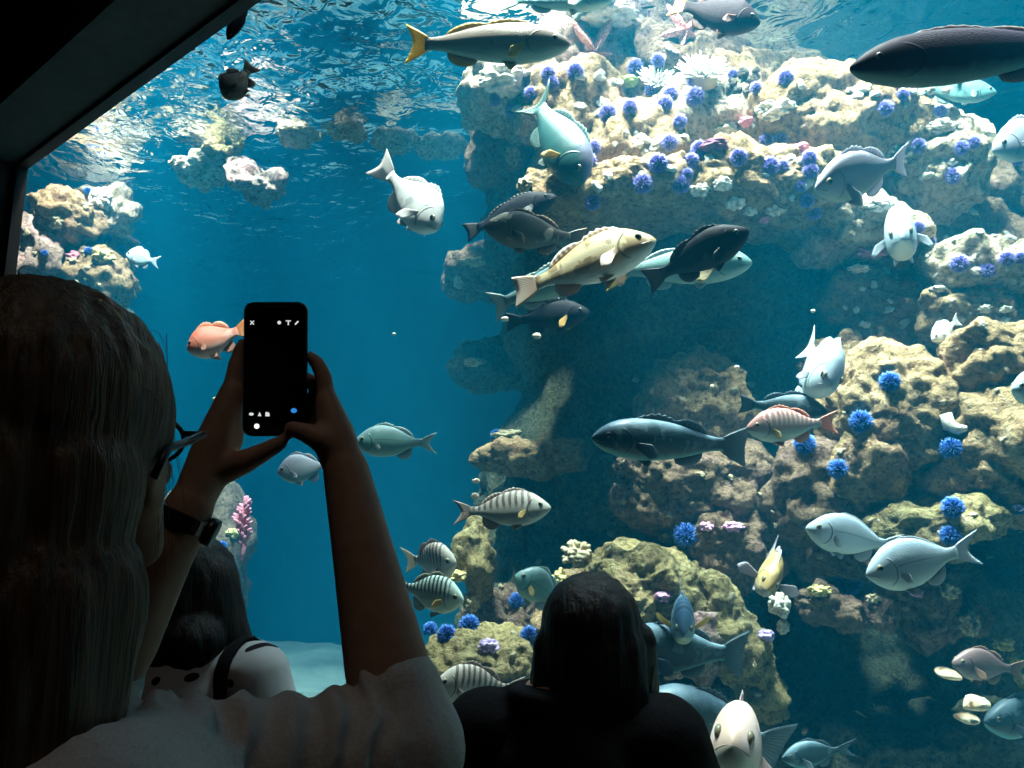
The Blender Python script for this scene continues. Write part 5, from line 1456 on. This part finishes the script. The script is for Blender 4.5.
def glow(name, col, st):
    m = NT(name); e = m.n('Emission', {'Color': col, 'Strength': st}); m.t.links.new(e.outputs[0], m.out.inputs['Surface']); return m.m
def phone():
    c = at(275.5, 369, .865); tl, tr_ = at(245, 303, .868), at(308, 303, .868); bl = at(244, 437, .862)
    X = (tr_ - tl); Wd = X.length; X.normalize(); Y = (tl - bl); Hh = Y.length; Y = (Y - X * Y.dot(X)).normalized(); N = X.cross(Y)  # N faces the viewer
    M = Matrix((X, Y, N)).transposed().to_4x4(); M.translation = c
    def rr(w, h, r, z0, z1, seg=8, bev=.0015):
        pts = []
        for cx, cy_, a0 in ((w / 2 - r, h / 2 - r, 0), (-w / 2 + r, h / 2 - r, 90), (-w / 2 + r, -h / 2 + r, 180), (w / 2 - r, -h / 2 + r, 270)):
            for k in range(seg + 1):
                a = R(a0 + 90 * k / seg); pts.append((cx, cy_, r, a))
        V, F = [], []
        prof_ = [(z0, -bev), (z0 + bev, 0), (z1 - bev, 0), (z1, -bev)]
        for z, dr in prof_:
            for cx, cy_, r_, a in pts: V.append((cx + (r_ + dr) * math.cos(a), cy_ + (r_ + dr) * math.sin(a), z))
        n = len(pts)
        for j in range(3):
            for k in range(n):
                k2 = (k + 1) % n; F.append((j * n + k, j * n + k2, (j + 1) * n + k2, (j + 1) * n + k))
        F.append(tuple(range(n))[::-1]); F.append(tuple(3 * n + k for k in range(n)))
        return V, F
    V, F = rr(Wd, Hh, .0105, -.0042, .0042, bev=.002)
    o = mobj('phone', V, F, BLKP, smooth=False); o.matrix_world = M
    V, F = rr(Wd * .94, Hh * .80, .002, .0040, .0046, 3, .0002)
    sc = mobj('screen', V, F, simple('dark_screen', (.002, .002, .002), .15, .5), o, smooth=False)
    px = Wd / 63.0                                          # one picture pixel on the phone
    def q(x, y): return ((x - 276) * px, (369 - y) * Hh / 134.0)
    WG = glow('screen_icon_white', (1, 1, 1), .7); BG = glow('screen_icon_blue', (.03, .30, .85), .8); SG = glow('shutter_glow', (1, .93, .8), 1.6)
    def flat(name, polys, mat):
        V, F = [], []
        for P_ in polys:
            k = len(V); n = len(P_)
            V += [(x, y, .0047) for x, y in P_] + [(x, y, .0052) for x, y in P_]
            F.append(tuple(range(k, k + n))[::-1]); F.append(tuple(range(k + n, k + 2 * n)))
            for i in range(n): F.append((k + i, k + (i + 1) % n, k + n + (i + 1) % n, k + n + i))
        return mobj(name, V, F, mat, sc, smooth=False)
    def bar(x0, y0, x1, y1, w):
        a = Vector(q(x0, y0)); b = Vector(q(x1, y1)); d = (b - a).normalized(); nn = Vector((-d.y, d.x)) * w * px / 2
        return [tuple(a + nn), tuple(a - nn), tuple(b - nn), tuple(b + nn)]
    def disc(x, y, r, n=14, r0=None, sy=1):
        c_ = q(x, y); return [(c_[0] + r * px * math.cos(2 * math.pi * k / n), c_[1] + sy * r * px * math.sin(2 * math.pi * k / n)) for k in range(n)]
    flat('close_icon', [bar(251.8, 321.2, 255.4, 325, .9), bar(255.4, 321.2, 251.8, 325, .9)], WG)
    flat('sticker_icon', [disc(280.5, 323, 1.8)], WG)
    flat('text_icon', [bar(287, 321.3, 292, 321.3, 1.0), bar(289.5, 321.3, 289.5, 325.5, 1.1)], WG)
    flat('pencil_icon', [bar(296.2, 325, 299.4, 321.6, 1.4)], WG)
    flat('save_icon', [disc(254, 414, 2.3, sy=.65)], WG)
    flat('send_icon', [[q(260.4, 416), q(264, 416), q(262.2, 412)]], WG)
    flat('story_icon', [[q(268, 416.2), q(272, 416.2), q(272, 413.4), q(270.4, 412), q(268, 412)]], WG)
    flat('shutter_button', [disc(259.5, 426, 2.5)], SG)
    flat('bubble_icon', [disc(296, 410.5, 3.0, sy=.8)], BG)
    V, F = rr(Wd * .36, .0016, .0007, .0041, .0047, 3, .0002); V = [(x, y + Hh * .46, z) for x, y, z in V]
    mobj('earpiece', V, F, simple('dark_grey_grille', (.05, .05, .05), .5), o, smooth=False)
    V, F = rr(Wd * .20, .0050, .0022, .0041, .0048, 4, .0003); V = [(x, y - Hh * .455, z) for x, y, z in V]
    mobj('home_button', V, F, simple('home_key', (.03, .03, .03), .4), o, smooth=False)
    tag(o, 'black smartphone held upright, its dark screen showing small white icons', 'phone')

# ---------------------------------------------- 2 and 3: the two seen from behind
def visitor(top, d, fwd, label, hairmat, shirtmat, hs, width, depth=.10, long_hair=.20, hair_w=1.0, strap=False, look=None, jx=0.0, bulge=0.0, drop=.215, flare=0.0, shift=0.0):
    t = at(top[0], top[1], d); fw = fwd.normalized(); rt = fw.cross(ZUP).normalized()
    hc = t - ZUP * .118 * hs
    face = (look or fw).normalized()
    base = Vector((hc.x, hc.y, 0)) - fw * .03 + rt * shift
    sz = hc.z - drop * hs
    b = Body(); P, M = head(b, hc, face, hs)
    nk = base + Vector((0, 0, sz + .03))
    b.chain([P(0, -.02, -.06), P(0, -.03, -.12), nk], [.052 * hs, .05 * hs, .055 * hs])
    hp = sz * .62
    rings = [(nk, rt * .065, fw * .055), (base + Vector((0, 0, sz - .04)), rt * width * .8, fw * depth * .8), (base + Vector((0, 0, sz - .16)), rt * width * .9, fw * depth), (base + Vector((0, 0, hp + .12)), rt * width * .75, fw * depth * .9), (base + Vector((0, 0, hp)), rt * width * .85, fw * depth)]
    b.loft(rings)
    legs(b, base.x, base.y, fw, hp * 1.0, width * .5)
    arms = {}
    for sx in (1, -1):
        sh = base + Vector((0, 0, sz - .045)) + rt * sx * width
        el = base + Vector((0, 0, sz - .30 * hs)) + rt * sx * (width + .075) + fw * .02
        wr = base + Vector((0, 0, sz - .44 * hs)) + rt * sx * (width * .75) + fw * .20
        arms[sx] = (sh, el, wr)
        b.chain([base + Vector((0, 0, sz - .04)) + rt * sx * width * .5, sh, el, wr], [.044 * hs, .046 * hs, .038 * hs, .026])
        hd = (wr - el).normalized(); sd = rt * -sx
        for k in range(4):
            o_ = ZUP * (.026 - .017 * k)
            kn = wr + hd * .075 + o_
            b.chain([wr + o_ * .4, kn], [.018, .012])
            L = (.07, .078, .072, .056)[k]
            b.chain([kn, kn + hd * L * .5 + sd * .006, kn + hd * L * .8 + sd * .02, kn + hd * L * .95 + sd * .036], [.0098, .009, .0082, .0072])
        b.chain([wr + ZUP * .012, wr + hd * .035 + ZUP * .042, wr + hd * .075 + ZUP * .052 + sd * .01, wr + hd * .10 + ZUP * .050 + sd * .02], [.017, .013, .0105, .0085])
    o = b.build('person', SKIN, .0055, 5)
    eyes(P, M, o, hs)
    s = Body()
    s.loft([(nk - ZUP * .005, rt * .095, fw * .085), (base + Vector((0, 0, sz - .02)), rt * width * .72, fw * (depth + .005)), (base + Vector((0, 0, sz - .07)), rt * width * .98, fw * (depth + .02)), (base + Vector((0, 0, sz - .20)), rt * (width + .02), fw * (depth + .03)), (base + Vector((0, 0, hp + .1)), rt * (width + .015), fw * (depth + .03)), (base + Vector((0, 0, hp - .06)), rt * (width + .03), fw * (depth + .04))])
    for sx in (1, -1):
        sh, el, wr = arms[sx]
        s.chain([base + Vector((0, 0, sz - .05)) + rt * sx * width * .55, sh, el, el.lerp(wr, .85)], [.062, .066 + bulge, .058 + bulge, .038])
    sho = s.build('shirt' if not strap else 'dotted_top', shirtmat, .007, 8, o, post=lambda co, no: co + no * (.006 * fbm(co * 7, 4))[:, None])
    t_ = Body()
    for sx in (1, -1):
        t_.chain([base + Vector((0, 0, hp)) + rt * sx * width * .48, base + Vector((0, 0, hp * .53)) + rt * sx * width * .52 + fw * .02, base + Vector((0, 0, .10)) + rt * sx * width * .55 - fw * .02], [.10, .072, .056])
    t_.build('trousers', DENIM, .01, 4, o)
    for sx in (1, -1):
        q = Body(); a = base + Vector((0, 0, .05)) + rt * sx * width * .55 - fw * .03
        q.chain([a, a + fw * .1 - ZUP * .005, a + fw * .16 - ZUP * .012], [.048, .043, .036]); q.build('shoe', SHOE, .009, 3, o)
    h = Body()
    h.ball(P(0, -.022, .030), .110 * hs, (.86 * hair_w, .98, .92), M)
    h.ball(P(0, -.040, -.015), .098 * hs, (.95 * hair_w, .92, 1.1), M)
    L = long_hair
    for x0, x1, r0, r1 in ((0, 0, .085, .07), (.055, .075, .05, .036), (-.055, -.075, .05, .036)):
        h.chain([P(x0 * hair_w, -.045, -.01), P((x0 + x1) / 2 * hair_w, -.05, -.01 - L * .5), P(x1 * hair_w, -.055, -.01 - L)], [r0 * hs, (r0 + r1) / 2 * hs * 1.04, r1 * hs])
    if flare:
        for sx in (1, -1): h.chain([P(sx * .05, -.03, .02), P(sx * .085, -.03, -.06), P(sx * (.09 + flare), -.02, -.125)], [.07, .058, .046])
        h.chain([P(-.06, -.07, -.09), P(.06, -.07, -.09)], [.07, .07])
    if jx: h.chain([P(.075, .0, .0), P(.088, .022, -.08), P(.080, .028, -.19)], [.036, .026, .016])
    def strands(co, no):
        q = co @ np.array([rt[:], fw[:], (0, 0, 1)]).T
        n = noise3(np.stack([q[:, 0] * 70, q[:, 1] * 70, q[:, 2] * 7], 1))
        return co + no * (.0028 * n)[:, None]
    h.build('hair', hairmat, .005, 5, o, post=strands)
    if strap:
        V, F = [], []; pts = []
        tr = BVHTree.FromPolygons([v.co[:] for v in sho.data.vertices], [p.vertices[:] for p in sho.data.polygons])
        c_ = base + Vector((0, 0, sz - .13)) + rt * (width * .80)
        for a in np.linspace(-.5, math.pi + .5, 26):
            dr = fw * math.cos(a) + ZUP * math.sin(a)
            p_, n_, _, _ = tr.ray_cast(c_ + dr * .6, -dr)
            if p_ is not None: pts.append(p_ + dr * .004)
        tube(V, F, pts, [(.006, .018) if abs((pts[1] - pts[0]).normalized().orthogonal().normalized().dot(rt)) < .5 else (.018, .006)] * len(pts), 10)
        mobj('shoulder_strap', V, F, BLACKC, o)
    tag(o, label, 'person')
    return o
woman(); phone()
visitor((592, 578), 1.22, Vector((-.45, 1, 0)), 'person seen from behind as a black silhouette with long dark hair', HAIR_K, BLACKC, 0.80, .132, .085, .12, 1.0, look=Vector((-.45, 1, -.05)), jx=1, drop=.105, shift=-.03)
visitor((193, 538), 1.62, Vector((-.45, 1, 0)), 'girl with a dark bob in a dotted pale top behind the woman', HAIR_K, DOTS, 0.95, .165, .09, .08, 1.15, strap=True, look=Vector((-.6, 1, 0)), drop=.105, flare=.03, shift=.02)
